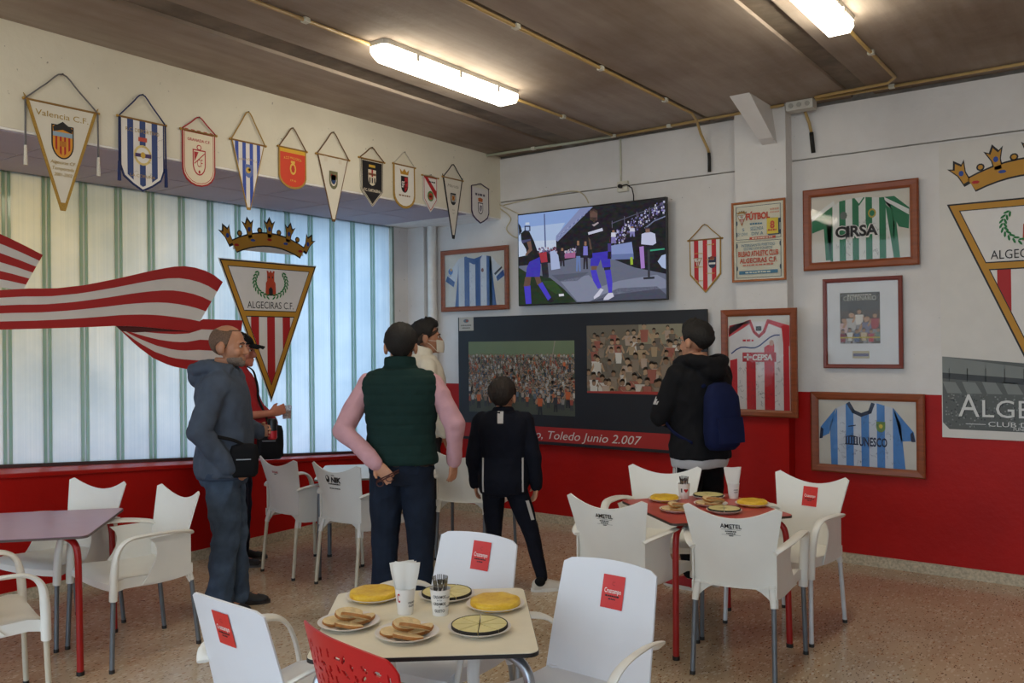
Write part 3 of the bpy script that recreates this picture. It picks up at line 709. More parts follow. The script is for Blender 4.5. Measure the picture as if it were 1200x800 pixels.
def bread_plate(x, y, where):
    random.seed(int(abs(x*777))); z = TZ+0.0075; g_ = 'toasted bread slices '+where; lb = 'toasted bread slice '
    for k, (dx, dy, dz, a, ti, ro, wd) in enumerate([(-0.035, -0.02, 0, 0.5, 0.22, 0.05, 'lying lowest at the left, '), (0.03, -0.03, 0, -0.3, -0.2, 0.05, 'lying lowest near the rim, '), (0.02, 0.04, 0, 0.9, 0.0, -0.06, 'lying lowest at the back, '),
            (-0.02, 0.015, 0.0185, 0.75, 0.42, 0.12, 'resting on the others, '), (0.025, 0.005, 0.0215, -0.15, -0.45, 0.10, 'topmost, ')]):
        bread(x+dx, y+dy, z+dz, a+0.6, ti, ro, lb+wd+where, g_)
M_CUP = mat('#ece9e4', 0.45, var=0.02)
def wrap_text(s, cz, w, h, r0, m, ang0):
    v, f = text_geo(s, 0, 0.02); xs = [p[0] for p in v]; ys = [p[1] for p in v]; sx = w/(max(xs)-min(xs)); sy = h/max(ys); out = []
    for p in v:
        x = (p[0]-(max(xs)+min(xs))/2)*sx; z = cz+p[1]*sy; rr = r0(z)+0.0006; a = ang0+x/rr; out.append((rr*math.cos(a), rr*math.sin(a), z))
    return out, f
def cup(x, y, label, words, group, h=0.088, heart=False):
    t = thing('paper_cup', label, 'cup', (x, y, TZ+0.0005), group=group); r0 = lambda z: 0.0265+(0.035-0.0265)*z/h
    MB().lathe([(0.0, 0.0), (r0(0), 0.0), (r0(h), h), (r0(h)+0.0012, h+0.001), (r0(h)-0.0006, h+0.0005), (r0(h)-0.0012, h-0.002), (r0(0)-0.001, 0.003), (0.0, 0.003)], 28, cap=False).build('cup_wall', M_CUP, t, smooth='auto')
    m = MB(); toward = math.atan2(-y, -x)
    for k, (s, w, hh, cz, c, da) in enumerate(words):
        vv, ff = wrap_text(s, cz, w, hh, r0, None, toward+da); m.use(c).add(vv, ff)
    if heart:
        pts = [(16*math.sin(q)**3, 13*math.cos(q)-5*math.cos(2*q)-2*math.cos(3*q)-math.cos(4*q)) for q in (2*math.pi*i/20 for i in range(20))]; out = []
        for px, py in pts:
            z = 0.05+py*0.0008; a = toward+(0.012+px*0.0008)/r0(z); out.append(((r0(z)+0.0007)*math.cos(a), (r0(z)+0.0007)*math.sin(a), z))
        MB().use(mat('#c4161c', 0.5)).poly(out[::-1]).build('heart_print', None, t)
    m.build('print', None, t)
    return t
def napkins(x, y, group, n=4):
    random.seed(int(abs(y*555))); M_N = mat('#e9e6df', 0.8, var=0.02); toward = math.atan2(-y, -x); names = ['front', 'second', 'third', 'rear', 'last']
    for k in range(n):
        w0, w1 = 0.018, 0.036+0.010*random.random(); hh = 0.150+0.032*random.random(); yy = -0.012+0.007*k; lean = random.uniform(-0.16, 0.16)
        G = [[((u*(w0+(w1-w0)*min(1, tt*1.1)))+lean*tt*0.08, yy*(1+0.6*tt)+0.003*math.cos(u*6+k), 0.006+hh*tt*(1+0.02*u*(1 if k % 2 else -1))) for u in (-1, -0.6, -0.2, 0.2, 0.6, 1)] for tt in (0, 0.3, 0.55, 0.8, 1.0)]
        o = MB().shell(G, 0.003).build('paper_napkin', M_N, loc=(x, y, TZ), smooth='auto'); o.rotation_euler = (0, 0, toward+math.pi/2)
        tag(o, names[k]+' folded white paper napkin standing in the cup '+group, 'napkin', 'paper napkins '+group)
def forks(x, y, where, n=8):
    random.seed(5); M_S = mat('#8c8c90', 0.22, 1.0, var=0.05)
    for k in range(n):
        a = 2*math.pi*k/n; r0, r1 = 0.010, 0.021; t = thing('fork', 'steel fork standing at the %s of the cup %s' % (way(x, y, a), where), 'fork', (x, y, TZ), group='forks '+where)
        b = Vector((r0*math.cos(a), r0*math.sin(a), 0.006)); e = Vector((r1*math.cos(a), r1*math.sin(a), 0.084+0.010*random.random())); d = (e-b).normalized()
        MB().tube([b, e], [(0.0022, 0.0035), (0.0018, 0.0028)], 6).build('handle', M_S, t, smooth='auto')
        side = d.cross(Vector((math.cos(a), math.sin(a), 0.3))).normalized(); h = MB()
        h.tube([e, e+d*0.008, e+d*0.020], [(0.002, 0.003), (0.0022, 0.008), (0.002, 0.009)], 8, up=tuple(side.cross(d)))
        for q in (-0.0068, -0.0023, 0.0023, 0.0068): h.tube([e+d*0.018+side*q, e+d*0.037+side*q], 0.0013, 5)
        h.build('fork_head', M_S, t, smooth='auto')
FT = 'on the front table'; RT = 'on the red table'
plate(-2.274, 2.233, 'white plate under the omelette at the left back of the front table'); tortilla(-2.274, 2.233, 'yellow potato omelette at the left back of the front table', 0.088)
plate(-2.062, 2.392, 'white plate of cheese behind the fork cup on the front table'); cheese_ring(-2.062, 2.392, 'behind the fork cup on the front table', rot=0.3)
plate(-1.845, 2.400, 'white plate under the omelette at the right of the front table'); tortilla(-1.845, 2.400, 'yellow potato omelette at the right of the front table', 0.088)
plate(-1.735, 2.172, 'white plate of cheese at the front right of the front table'); cheese_ring(-1.735, 2.172, 'at the front right of the front table', rot=0.62)
plate(-2.125, 1.972, 'white plate of bread at the left of the front table'); bread_plate(-2.125, 1.972, 'at the left of the front table')
plate(-1.893, 2.003, 'white plate of bread in the middle front of the front table'); bread_plate(-1.893, 2.003, 'in the middle of the front table')
K = M_INK
cup(-2.06, 2.172, 'white paper cup holding napkins on the front table', [('CREAMOS', 0.03, 0.006, 0.040, K, 0.8), ('GUSTO', 0.025, 0.006, 0.028, K, 0.8), ('C', 0.012, 0.03, 0.045, mat('#c4161c', 0.5), -0.75)], 'paper cups'); napkins(-2.06, 2.172, FT)
cup(-1.954, 2.233, 'white paper cup holding forks on the front table', [('CREAMOS', 0.046, 0.010, 0.062, K, -0.1), ('A TU', 0.016, 0.005, 0.053, K, -0.1), ('CREAMOS', 0.044, 0.010, 0.038, K, -0.1), ('Y', 0.006, 0.005, 0.030, K, -0.1), ('GUSTO', 0.036, 0.010, 0.014, K, -0.1), ('CREAMOS', 0.02, 0.005, 0.06, K, 0.95), ('GUSTO', 0.02, 0.005, 0.03, K, 0.95)], 'paper cups'); forks(-1.954, 2.233, FT)
plate(-2.265, 4.57, 'white plate under the omelette at the left of the red table', 0.095); tortilla(-2.265, 4.57, 'yellow potato omelette at the left of the red table', 0.082)
plate(-2.09, 4.79, 'white plate of cheese at the back of the red table', 0.097); cheese_ring(-2.09, 4.79, 'at the back of the red table', 0.084, rot=0.1)
plate(-1.985, 4.58, 'white plate of bread in the middle of the red table', 0.095); bread_plate(-1.985, 4.58, 'in the middle of the red table')
plate(-1.79, 4.705, 'white plate under the omelette at the right of the red table', 0.095); tortilla(-1.79, 4.705, 'yellow potato omelette at the right of the red table', 0.084)
plate(-1.845, 4.435, 'white plate of cheese at the near corner of the red table', 0.095); cheese_ring(-1.845, 4.435, 'at the near corner of the red table', 0.084, rot=0.4)
plate(-2.07, 4.32, 'white plate of bread at the near left of the red table', 0.093); bread_plate(-2.07, 4.32, 'at the near left of the red table')
cup(-2.205, 4.705, 'white paper cup holding forks on the red table', [('I', 0.008, 0.022, 0.04, K, -0.45)], 'paper cups', heart=True); forks(-2.205, 4.705, RT)
cup(-1.965, 4.865, 'white paper cup holding napkins on the red table', [('CREAMOS', 0.03, 0.006, 0.05, K, 0.5), ('GUSTO', 0.025, 0.006, 0.036, K, 0.5)], 'paper cups'); napkins(-1.965, 4.865, RT)
# ------------------------------------------------------------------ shared print
def pm(h): return mat(h, 0.6, var=0.03, scale=8)
W_, RD, GD, BK, BL, GN = pm('#e4e0dc'), pm('#b01a1c'), pm('#c08a26'), pm('#17161a'), pm('#25489b'), pm('#1f7a3c')
def lin2(a, b, t): return (a[0]+(b[0]-a[0])*t, a[1]+(b[1]-a[1])*t)
def tri_k(cx, cy, W, b, H=1.17):
    k = 1-b/0.33; c = (0, -0.33)
    return [(cx+W*(c[0]+(x-c[0])*k), cy+W*(c[1]+(y-c[1])*k)) for x, y in ((-0.5, 0), (0.5, 0), (0, -H))]
def club_crown(a, cx, cy, W):
    """gold crown with five flower points, base centre at cx, cy"""
    def arc(r0, n=10): return [(cx+W*(-0.40+0.80*i/n)*r0, cy+W*(0.10*(1-((i/n-0.5)*2)**2)-0.01)) for i in range(n+1)]
    lo = [(cx+W*(-0.33+0.66*i/10), cy+W*(0.015+0.075*(1-(i/5-1)**2))) for i in range(11)]
    hi = [(cx+W*(-0.38+0.76*i/10), cy+W*(0.095+0.095*(1-(i/5-1)**2))) for i in range(11)]
    sp = [(-0.40, 0.10, 28), (-0.20, 0.165, 12), (0.0, 0.185, 0), (0.20, 0.165, -12), (0.40, 0.10, -28)]
    shape = [(-0.022, -0.02), (-0.024, 0.05), (-0.048, 0.115), (-0.024, 0.098), (0, 0.14), (0.024, 0.098), (0.048, 0.115), (0.024, 0.05), (0.022, -0.02)]
    def put(pts, x, y, ang, k):
        c, s = math.cos(R(ang)), math.sin(R(ang)); return [(cx+W*(x+(px*c-(py-0.05)*s)*k-0.05*s), cy+W*(y+(px*s+(py-0.05)*c)*k+0.05*c)) for px, py in pts]
    for x, y, an in sp: a.poly(put(shape, x*0.98, y-0.01, an, 1.25), BK)
    for i in range(4):
        x0, x1 = (sp[i][0]+sp[i+1][0])/2, 0; y0 = (sp[i][1]+sp[i+1][1])/2
        a.ell(cx+W*x0, cy+W*(y0+0.035), W*0.026, W*0.026, BK, 10)
    a.poly([(x, y-0.012*W) for x, y in lo]+[(x*1.0, y+0.012*W) for x, y in hi[::-1]], BK); a.up()
    for x, y, an in sp: a.poly(put(shape, x*0.98, y-0.01, an, 0.95), GD)
    for i in range(4): a.ell(cx+W*(sp[i][0]+sp[i+1][0])/2, cy+W*((sp[i][1]+sp[i+1][1])/2+0.035), W*0.016, W*0.016, GD, 8)
    a.poly(lo+hi[::-1], GD); a.up()
    for x, y, an in sp: a.ell(*put([(0, 0.055)], x*0.98, y-0.01, an, 1)[0], W*0.016, W*0.02, BL, 8)
    for x, m in ((-0.33, RD), (-0.17, BL), (0, RD), (0.17, BL), (0.33, RD)):
        y = 0.055+0.085*(1-(x/0.36)**2); a.ell(cx+W*x, cy+W*y, W*0.026, W*0.012, m, 6)
def club_shield(a, cx, cy, W, words=True, detail=True):
    """striped triangular shield, top centre at cx, cy"""
    a.poly(tri_k(cx, cy, W, 0), BK); a.up().poly(tri_k(cx, cy, W, 0.011), GD); a.up().poly(tri_k(cx, cy, W, 0.049), BK); a.up()
    inn = tri_k(cx, cy, W, 0.055); a.poly(inn, W_); a.up()
    yb = cy-0.435*W
    low = clip(inn, 1, yb, True)
    for x in (-0.163, 0, 0.163): a.stripes(low, [(cx+(x-0.04)*W, cx+(x+0.04)*W)], RD)
    a.up(); a.poly(clip(clip(inn, 1, yb+0.028*W, True), 1, yb-0.028*W, False), BK); a.up(); a.poly(clip(clip(tri_k(cx, cy, W, 0.045), 1, yb+0.020*W, True), 1, yb-0.020*W, False), GD)
    tw = [(-0.055, -0.245), (-0.05, -0.14), (-0.037, -0.12), (-0.037, -0.06), (-0.042, -0.035), (-0.022, -0.035), (-0.022, -0.048), (-0.009, -0.048), (-0.009, -0.035), (0.009, -0.035), (0.009, -0.048), (0.022, -0.048), (0.022, -0.035), (0.042, -0.035), (0.037, -0.06), (0.037, -0.12), (0.05, -0.14), (0.055, -0.245)]
    T = lambda L_: [(cx+W*(x), cy+W*(y-0.035)) for x, y in L_]
    a.poly(T(tw), pm('#b8401f')); a.up(); a.poly(T([(-0.02, -0.245), (-0.02, -0.19), (0, -0.17), (0.02, -0.19), (0.02, -0.245)]), BK)
    for x in (-0.018, 0.018): a.ell(cx+W*x, cy-W*0.125, W*0.006, W*0.012, BK, 6)
    for s in (-1, 1):
        for i in range(10):
            q = R(-80+115*i/9); px, py = 0.165*math.cos(q), -0.165+0.125*math.sin(q)
            for o, dr in ((0.55, 0.012), (-0.5, -0.012)):
                a.ell(cx+s*W*(px+dr*math.cos(q)), cy+W*(py+dr*math.sin(q)), W*0.021, W*0.0075, GN, 6, rot=(q+math.pi/2+o) if s > 0 else (math.pi-(q+math.pi/2+o)))
    if words: a.text('ALGECIRAS C.F.', cx, cy-0.362*W, 0.48*W, 0.058*W, pm('#2b292b'))
def small_shield(a, cx, cy, w, h, m, n=8):
    return a.poly([(cx-w/2, cy+h/2), (cx+w/2, cy+h/2), (cx+w/2, cy-h*0.05)]+[(cx+w/2*math.cos(R(90*i/n)), cy-h*0.05-h*0.45*math.sin(R(90*i/n))) for i in range(1, n)]+[(cx, cy-h/2)]+[(cx-w/2*math.cos(R(90*i/n)), cy-h*0.05-h*0.45*math.sin(R(90*i/n))) for i in range(n-1, 0, -1)]+[(cx-w/2, cy-h*0.05)], m)
def scribble(a, x0, x1, y0, y1, n, m, w=0.0014, rnd=random):
    for _ in range(n):
        x, y = rnd.uniform(x0, x1), rnd.uniform(y0, y1); P = [(x, y)]
        for k in range(rnd.randint(3, 6)): x += rnd.uniform(-0.004, 0.012); y += rnd.uniform(-0.014, 0.014); P.append((x, y))
        a.line(P, w, m)

# ------------------------------------------------------------------ striped flag and shield fixed to the window
M_BOARD = mat('#d9d5cf', 0.5)
XA = XW+0.045
def board_thing(name, label, cat, cy, cz): return thing(name, label, cat, (XA, cy, cz), LEFT)
def resamp(L_, n):
    d = [0]
    for p, q in zip(L_, L_[1:]): d.append(d[-1]+math.hypot(q[0]-p[0], q[1]-p[1]))
    out = []
    for i in range(n+1):
        s = d[-1]*i/n; k = max(j for j in range(len(d)) if d[j] <= s+1e-9); k = min(k, len(d)-2)
        out.append(lin2(L_[k], L_[k+1], (s-d[k])/max(1e-9, d[k+1]-d[k])))
    return out
fy, fz = 3.3, 1.9
off = lambda L_: [(y-fy, z-fz) for y, z in L_]
fl = board_thing('striped_flag', 'waving red and white striped flag cutout across the window', 'flag', fy, fz)
top2 = off([(1.2, 1.80), (1.9, 1.92), (2.356, 1.985), (2.544, 2.004), (2.703, 2.022), (2.883, 2.03), (3.102, 2.065), (3.335, 2.123), (3.584, 2.192), (3.758, 2.235), (3.885, 2.249), (4.015, 2.236), (4.13, 2.192), (4.208, 2.142)])
bot2 = off([(1.2, 1.60), (1.9, 1.72), (2.354, 1.743), (2.542, 1.749), (2.81, 1.758), (3.099, 1.77), (3.316, 1.782), (3.495, 1.779), (3.753, 1.757), (3.944, 1.745)])
top3 = off([(3.316, 1.782), (3.45, 1.765), (3.60, 1.77), (3.80, 1.78), (3.944, 1.80), (4.021, 1.843), (4.356, 1.84), (4.40, 1.84)])
bot3 = off([(3.316, 1.782), (3.38, 1.728), (3.477, 1.638), (3.611, 1.542), (3.751, 1.482), (3.969, 1.438), (4.2, 1.419), (4.33, 1.425)])
top1 = off([(1.2, 2.72), (2.0, 2.56), (2.547, 2.369), (2.678, 2.315), (2.814, 2.252)]); bot1 = off([(1.2, 2.30), (2.0, 2.06), (2.544, 2.024), (2.682, 2.007)])
def ribbon(name, T, B, n, seq, z0, th=0.006):
    T, B = resamp(T, n), resamp(B, n); k = len(seq)
    m = MB().use(M_BOARD); m.prism(T+B[::-1], z0, z0+th); part = m.build(name, None, fl)
    for i, c in enumerate(seq):
        a = Art(z=z0+th+0.0006)
        for j in range(n):
            a.poly([lin2(T[j], B[j], i/k), lin2(T[j+1], B[j+1], i/k), lin2(T[j+1], B[j+1], (i+1)/k), lin2(T[j], B[j], (i+1)/k)], c)
        a.build('stripe', part)
    return part
FR, FW = pm('#a8191a'), pm('#d8d3ce')
ribbon('lower_tail', top3, bot3, 18, (FR, FW, FR, FW, FR), 0.0)
ribbon('upper_tail', top1, bot1, 14, (FR, FW, FR, FW, FR, FW), 0.0)
mid = ribbon('middle_band', top2, bot2, 34, (FR, FW, FR, FW, FR), 0.010)
Art(z=0.0068).poly(off([(3.316, 1.782), (3.36, 1.745), (3.46, 1.735), (3.60, 1.742), (3.944, 1.745), (3.76, 1.757), (3.495, 1.779)]), pm('#4a0d0e')).build('fold', fl)
sh = board_thing('club_shield', 'triangular club shield with gold crown mounted on the window', 'sign', 4.681, 2.33)
MB().use(M_BOARD).prism(tri_k(0, 0, 0.994, -0.006), 0, 0.006).build('shield_board', None, sh)
a = Art(z=0.0068); club_shield(a, 0, 0, 0.994); a.build('shield_print', sh)
a = Art(z=0.001); club_crown(a, 0, 0.055, 0.994); cr_ = a.build('crown_print', sh)
mb = MB().use(M_BOARD); 
mb.prism([(-0.36, 0.085), (-0.30, 0.085), (0.30, 0.085), (0.36, 0.085), (0.36, 0.16), (0.2, 0.22), (0, 0.235), (-0.2, 0.22), (-0.36, 0.16)], -0.006, 0.0004).build('crown_board', None, sh)

# ------------------------------------------------------------------ pennants
M_CORD = {k: mat(v, 0.8, var=0.2, scale=200) for k, v in dict(gold='#a8843a', blue='#1e2c5c', red='#a8242a', black='#1a191c', brown='#6b4a22', twist='#6d6a6a', purple='#3a2148', white='#cfc8ba').items()}
def outline(kind, w, h):
    x = w/2
    if kind == 'tri': return [(-x, 0), (x, 0), (0.012, -h), (-0.012, -h)]
    if kind == 'round': return [(-x, 0), (x, 0), (x, -h*0.70)]+[(x*math.cos(R(q)), -h*0.70-h*0.30*math.sin(R(q))) for q in (20, 40, 60, 80)]+[(-x*math.cos(R(q)), -h*0.70-h*0.30*math.sin(R(q))) for q in (80, 60, 40, 20)]+[(-x, -h*0.70)]
    if kind == 'ogee': return [(-x, 0), (x, 0), (x, -h*0.68), (x*0.85, -h*0.82), (x*0.45, -h*0.92), (0, -h), (-x*0.45, -h*0.92), (-x*0.85, -h*0.82), (-x, -h*0.68)]
    if kind == 'point': return [(-x, 0), (x, 0), (x*0.97, -h*0.66), (0, -h), (-x*0.97, -h*0.66)]
def pennant(label, yl, yr, zt, zb, za, kind, cloth, edge, cord, fn, wall='left', x=None, tassel=None, rod=True, bw=0.008, slant=0.0):
    cy = (yl+yr)/2; w = yr-yl; h = zt-zb
    t = thing('pennant', label, 'pennant', (x if x is not None else XB+0.012, cy, zt) if wall == 'left' else (cy, D-0.012, zt), LEFT if wall == 'left' else BACK, 'football club pennants')
    cw = w*0.86; O = outline(kind, cw, h)
    MB().use(cloth).prism(O, -0.003, 0.0).build('cloth', None, t)
    e = MB().use(edge); cxm = (0, -h*0.4)
    O2 = [lin2(cxm, p, 1+bw/max(0.02, math.hypot(p[0]-cxm[0], p[1]-cxm[1]))) for p in O]
    for i in range(1, len(O)):
        j = (i+1) % len(O); e.prism([O[i], O2[i], O2[j], O[j]], -0.005, 0.0012)
    e.build('fringe', None, t)
    if rod:
        MB().tube([(-w/2, 0.004, 0), (w/2, 0.004, 0)], 0.006, 8).build('rod', mat('#8f6a34', 0.5), t, smooth='auto')
        for s in (-1, 1): MB().ball((s*w/2, 0.004, 0), 0.0085, 8, 6).build('knob', mat('#b48a3a', 0.4), t, smooth=True)
    ap = za-zt
    MB().tube(curve([(-w/2+0.01, 0.008, 0.003), (-w*0.22, ap*0.58, 0.004), (0, ap, 0.004), (w*0.22, ap*0.58, 0.004), (w/2-0.01, 0.008, 0.003)], 4), 0.0042, 6).build('cord', M_CORD[cord], t, smooth=True)
    MB().tube([(0, ap, -0.012), (0, ap, 0.012)], 0.004, 6).build('nail', mat('#4a4540', 0.4, 0.6), t)
    if tassel:
        for s in (-1, 1):
            tl = MB().tube([(s*(w/2-0.008), 0, 0.004), (s*(w/2-0.006), -tassel*0.7, 0.005)], 0.005, 6).build('tassel', M_CORD[cord], t, smooth=True)
            MB().tube([(s*(w/2-0.006), -tassel*0.7, 0.005), (s*(w/2-0.006), -tassel, 0.005)], [0.008, 0.011], 8).build('tassel_skirt', M_CORD[cord] if cord != 'twist' else M_CORD['white'], tl, smooth='auto')
    a = Art(z=0.0012); fn(a, cw, h, O); a.build('emblem', t)
    return t
GT, DB = pm('#a5862f'), pm('#1d3a78')
def e1(a, w, h, O):
    a.text('Valencia C.F.', 0, -0.055, w*0.82, 0.032, GT); small_shield(a, 0.0, -0.20, 0.125, 0.19, BK); a.up()
    small_shield(a, 0, -0.20, 0.11, 0.175, pm('#d9932a')); a.up()
    for k in (-0.036, -0.012, 0.012, 0.036): a.poly(clip_rect([(-0.055, -0.17), (0.055, -0.17), (0.05, -0.23), (0, -0.28), (-0.05, -0.23)], k-0.005, k+0.005, -1, 1), RD)
    a.rect(-0.055, 0.055, -0.17, -0.145, pm('#8fa6b8')); a.up().poly([(-0.05, -0.145), (-0.055, -0.12), (-0.03, -0.105), (0, -0.085), (0.03, -0.105), (0.055, -0.12), (0.05, -0.145), (0, -0.13)], BK); a.rect(-0.018, 0.018, -0.225, -0.195, pm('#b8701c'))
    for k, (s, ww) in enumerate((('Algeciras CF', 0.14), ('Temporada', 0.12), ('2001-2002', 0.10))): a.text(s, 0, -0.315-0.034*k, ww, 0.018, GT, shear=0.2)
def e2(a, w, h, O):
    inner = [(x*0.93, y*0.96) for x, y in O]; a.stripes(inner, [(-w*0.36+i*w*0.29, -w*0.22+i*w*0.29) for i in range(3)], DB); a.up()
    a.text('R.C. DEPORTIVO', 0, -0.062, w*0.8, 0.022, GT); a.text('LA CORUÑA', 0, -h*0.80, w*0.6, 0.022, GT)
    a.ell(0, -h*0.50, 0.058, 0.062, pm('#d9c27a'), 16); a.rect(-0.028, 0.028, -h*0.30, -h*0.24, pm('#b8402a')); a.up().ell(0, -h*0.50, 0.044, 0.048, W_, 14); a.up().poly([(-0.05, -h*0.48), (0.055, -h*0.47), (0.055, -h*0.53), (-0.05, -h*0.53)], pm('#3a1f5c')); a.up().ell(0.0, -h*0.50, 0.016, 0.02, pm('#c8a23a'), 8)
    scribble(a, -w*0.42, w*0.40, -h*0.8, -0.04, 12, pm('#4a4850'), 0.001, random.Random(2))
def e3(a, w, h, O):
    rr = pm('#b5222a')
    for k in range(5): a.rect(-w*0.45+k*w*0.2, -w*0.34+k*w*0.2, -0.006, 0.014, rr)
    a.line([(x*0.93, y*0.96-0.004) for x, y in O], 0.004, rr, True); a.text('GRANADA C.F.', 0, -0.05, w*0.74, 0.018, rr, bold=0.02)
    a.ell(0, -0.095, 0.018, 0.018, rr, 12); small_shield(a, 0, -h*0.57, 0.095, 0.165, rr); a.up().ell(0, -0.095, 0.012, 0.012, pm('#e6d9c0'), 10); small_shield(a, 0, -h*0.57, 0.080, 0.148, pm('#e6d9c0')); a.up()
    a.poly([(-0.038, -0.125), (-0.005, -0.125), (-0.035, -0.19)], rr); a.line([(0.038, -0.13), (-0.034, -0.2)], 0.006, rr); a.text('CF', 0.004, -h*0.58, 0.04, 0.05, rr); a.ell(0, -h*0.75, 0.008, 0.012, rr, 6)
def e4(a, w, h, O):
    a.stripes([(x*0.97, y) for x, y in O], [(-w*0.43+i*w*0.235, -w*0.32+i*w*0.235) for i in range(4)], pm('#2a4aa8')); a.up()
    a.text('MALAGA C.F.', 0, -0.11, w*0.62, 0.014, pm('#b8a070'), arc=0.012); small_shield(a, 0, -0.19, 0.06, 0.09, pm('#5c6fb0')); a.up().ell(-0.004, -0.185, 0.02, 0.022, pm('#d8b04a'), 8); a.ell(0.006, -0.18, 0.012, 0.01, pm('#2a3a6a'), 6)
def e5(a, w, h, O):
    y = pm('#e0b54a'); a.rect(-w/2, w/2, -0.028, 0.006, pm('#d8a62a')); a.up().text('R.C.D MALLORCA', 0, -0.062, w*0.7, 0.018, y, arc=0.008); a.ell(0, -h*0.52, 0.028, 0.042, y, 12); a.rect(-0.018, 0.018, -h*0.37, -h*0.31, y); a.up().ell(0, -h*0.52, 0.017, 0.028, pm('#c03018'), 8); a.text('1916', 0, -h*0.83, 0.05, 0.014, y)
def e6(a, w, h, O):
    small_shield(a, 0, -0.17, 0.085, 0.135, pm('#6d6a4a')); a.up().ell(0, -0.17, 0.030, 0.045, pm('#e6dfd0'), 10); small_shield(a, 0, -0.165, 0.05, 0.075, pm('#9c1f24')); a.up().poly([(-0.022, -0.17), (0.022, -0.17), (0.012, -0.195), (0, -0.203), (-0.012, -0.195)], pm('#1f3d6b'))
    for k in (-1, 1): a.rect(k*w*0.25-0.02, k*w*0.25+0.012, -0.04, 0.012, pm('#d6cdbc'))
def e7(a, w, h, O):
    wh = pm('#d9cdb8'); a.line([(x*0.93, y*0.95-0.008) for x, y in O], 0.005, wh, True); small_shield(a, 0, -h*0.38, 0.085, 0.125, wh); a.rect(-0.035, 0.035, -0.055, -0.035, pm('#c8a23a')); a.up()
    for k in (-0.026, 0, 0.026): a.rect(k-0.006, k+0.006, -h*0.5, -h*0.38, BK)
    a.rect(-0.04, 0.04, -h*0.33, -h*0.28, pm('#8a5c3a')); a.rect(-0.008, 0.008, -h*0.36, -h*0.20, RD); a.text('F.C. CARTAGENA', 0, -h*0.66, w*0.75, 0.022, wh, bold=0.03)
def e8(a, w, h, O):
    small_shield(a, 0, -h*0.46, 0.085, 0.135, BK); a.poly([(-0.045, -0.07), (-0.055, -0.025), (-0.025, -0.05), (0, -0.02), (0.025, -0.05), (0.055, -0.025), (0.045, -0.07)], pm('#b8882a')); a.up().poly([(0.0, -h*0.28), (0.038, -h*0.28), (0.038, -h*0.5), (0.015, -h*0.62), (0, -h*0.66)], pm('#b3222a')); a.text('SFC', -0.005, -h*0.46, 0.06, 0.05, W_, bold=0.02); a.bars(0, -h*0.74, w*0.6, 0.014, pm('#8a6a4a'), 5)
def e9(a, w, h, O):
    a.poly([(-w*0.45, -0.005), (-w*0.2, -0.005), (w*0.45, -h*0.40), (w*0.45, -h*0.62)], RD); a.line([(x*0.9, y*0.94-0.005) for x, y in O], 0.006, RD, True); a.up(); a.bars(w*0.12, -0.04, w*0.5, 0.012, BK, 3); a.ell(0, -h*0.55, 0.04, 0.045, pm('#4f7a3a'), 12); a.up().ell(0, -h*0.56, 0.026, 0.03, pm('#c23a22'), 10); a.bars(0, -h*0.55, 0.035, 0.02, pm('#e0c04a'), 2)
def e10(a, w, h, O):
    a.text('Mérida', 0, -0.06, w*0.62, 0.026, pm('#8a7f6a'), shear=0.2); small_shield(a, 0, -0.175, 0.075, 0.105, BK); a.up()
    for k in (-0.024, -0.008, 0.008, 0.024): a.rect(k-0.0035, k+0.0035, -0.20, -0.135, W_)
    a.up().ell(0, -0.165, 0.020, 0.024, pm('#d98a2a'), 8); a.ell(0, -0.165, 0.010, 0.012, RD, 6); a.text('A.D.', 0, -0.27, 0.035, 0.012, pm('#8a7f6a')); a.text('CF', 0, -0.30, 0.025, 0.012, pm('#8a7f6a'))
def e11(a, w, h, O):
    a.bars(0, -0.06, w*0.62, 0.022, pm('#5a5560'), 4); a.poly([(-0.03, -0.125), (-0.035, -0.095), (0, -0.085), (0.035, -0.095), (0.03, -0.125)], pm('#b8602a')); small_shield(a, 0, -0.185, 0.075, 0.105, pm('#2b2733')); a.up(); small_shield(a, 0, -0.185, 0.060, 0.088, W_); a.up(); small_shield(a, 0, -0.185, 0.034, 0.056, pm('#6a6478')); a.up().line([(-0.02, -0.15), (0.015, -0.215)], 0.006, W_)
CR_ = pm('#dcd6c8')
pennant('large cream triangular pennant with gold fringe and bat crest, leftmost on the beam', 2.215, 2.632, 2.98, 2.441, 3.163, 'tri', CR_, M_CORD['gold'], 'twist', e1, tassel=0.36, bw=0.045)
pennant('blue and white striped pennant with navy border and hanging tassels', 2.746, 3.061, 2.995, 2.581, 3.157, 'ogee', W_, M_CORD['blue'], 'blue', e2, tassel=0.38, bw=0.012)
pennant('cream pennant with rounded foot and red monogram crest', 3.161, 3.422, 2.999, 2.663, 3.099, 'round', pm('#e3d6bd'), M_CORD['red'], 'red', e3, bw=0.010)
pennant('narrow blue and white striped triangular pennant with gold edge', 3.526, 3.816, 3.002, 2.567, 3.214, 'tri', W_, M_CORD['gold'], 'gold', e4, bw=0.018)
pennant('orange red rounded pennant with gold fringe', 3.919, 4.179, 3.025, 2.757, 3.178, 'round', pm('#d23c1c'), M_CORD['gold'], 'brown', e5, bw=0.014)
pennant('plain cream long triangular pennant with small dark crest', 4.266, 4.595, 3.032, 2.570, 3.221, 'tri', CR_, M_CORD['brown'], 'brown', e6, bw=0.018)
pennant('black pointed pennant with white lettering and castle crest', 4.694, 4.973, 3.076, 2.719, 3.177, 'point', BK, M_CORD['white'], 'brown', e7, bw=0.006)
pennant('white rounded pennant with gold fringe and crowned black red crest', 5.07, 5.333, 3.091, 2.763, 3.205, 'round', pm('#e6e2da'), M_CORD['gold'], 'white', e8, bw=0.020)
pennant('small white pointed pennant with red sash and green roundel', 5.417, 5.623, 3.048, 2.754, 3.067, 'point', pm('#e3dfda'), pm('#d0ccc6'), 'white', e9, bw=0.006)
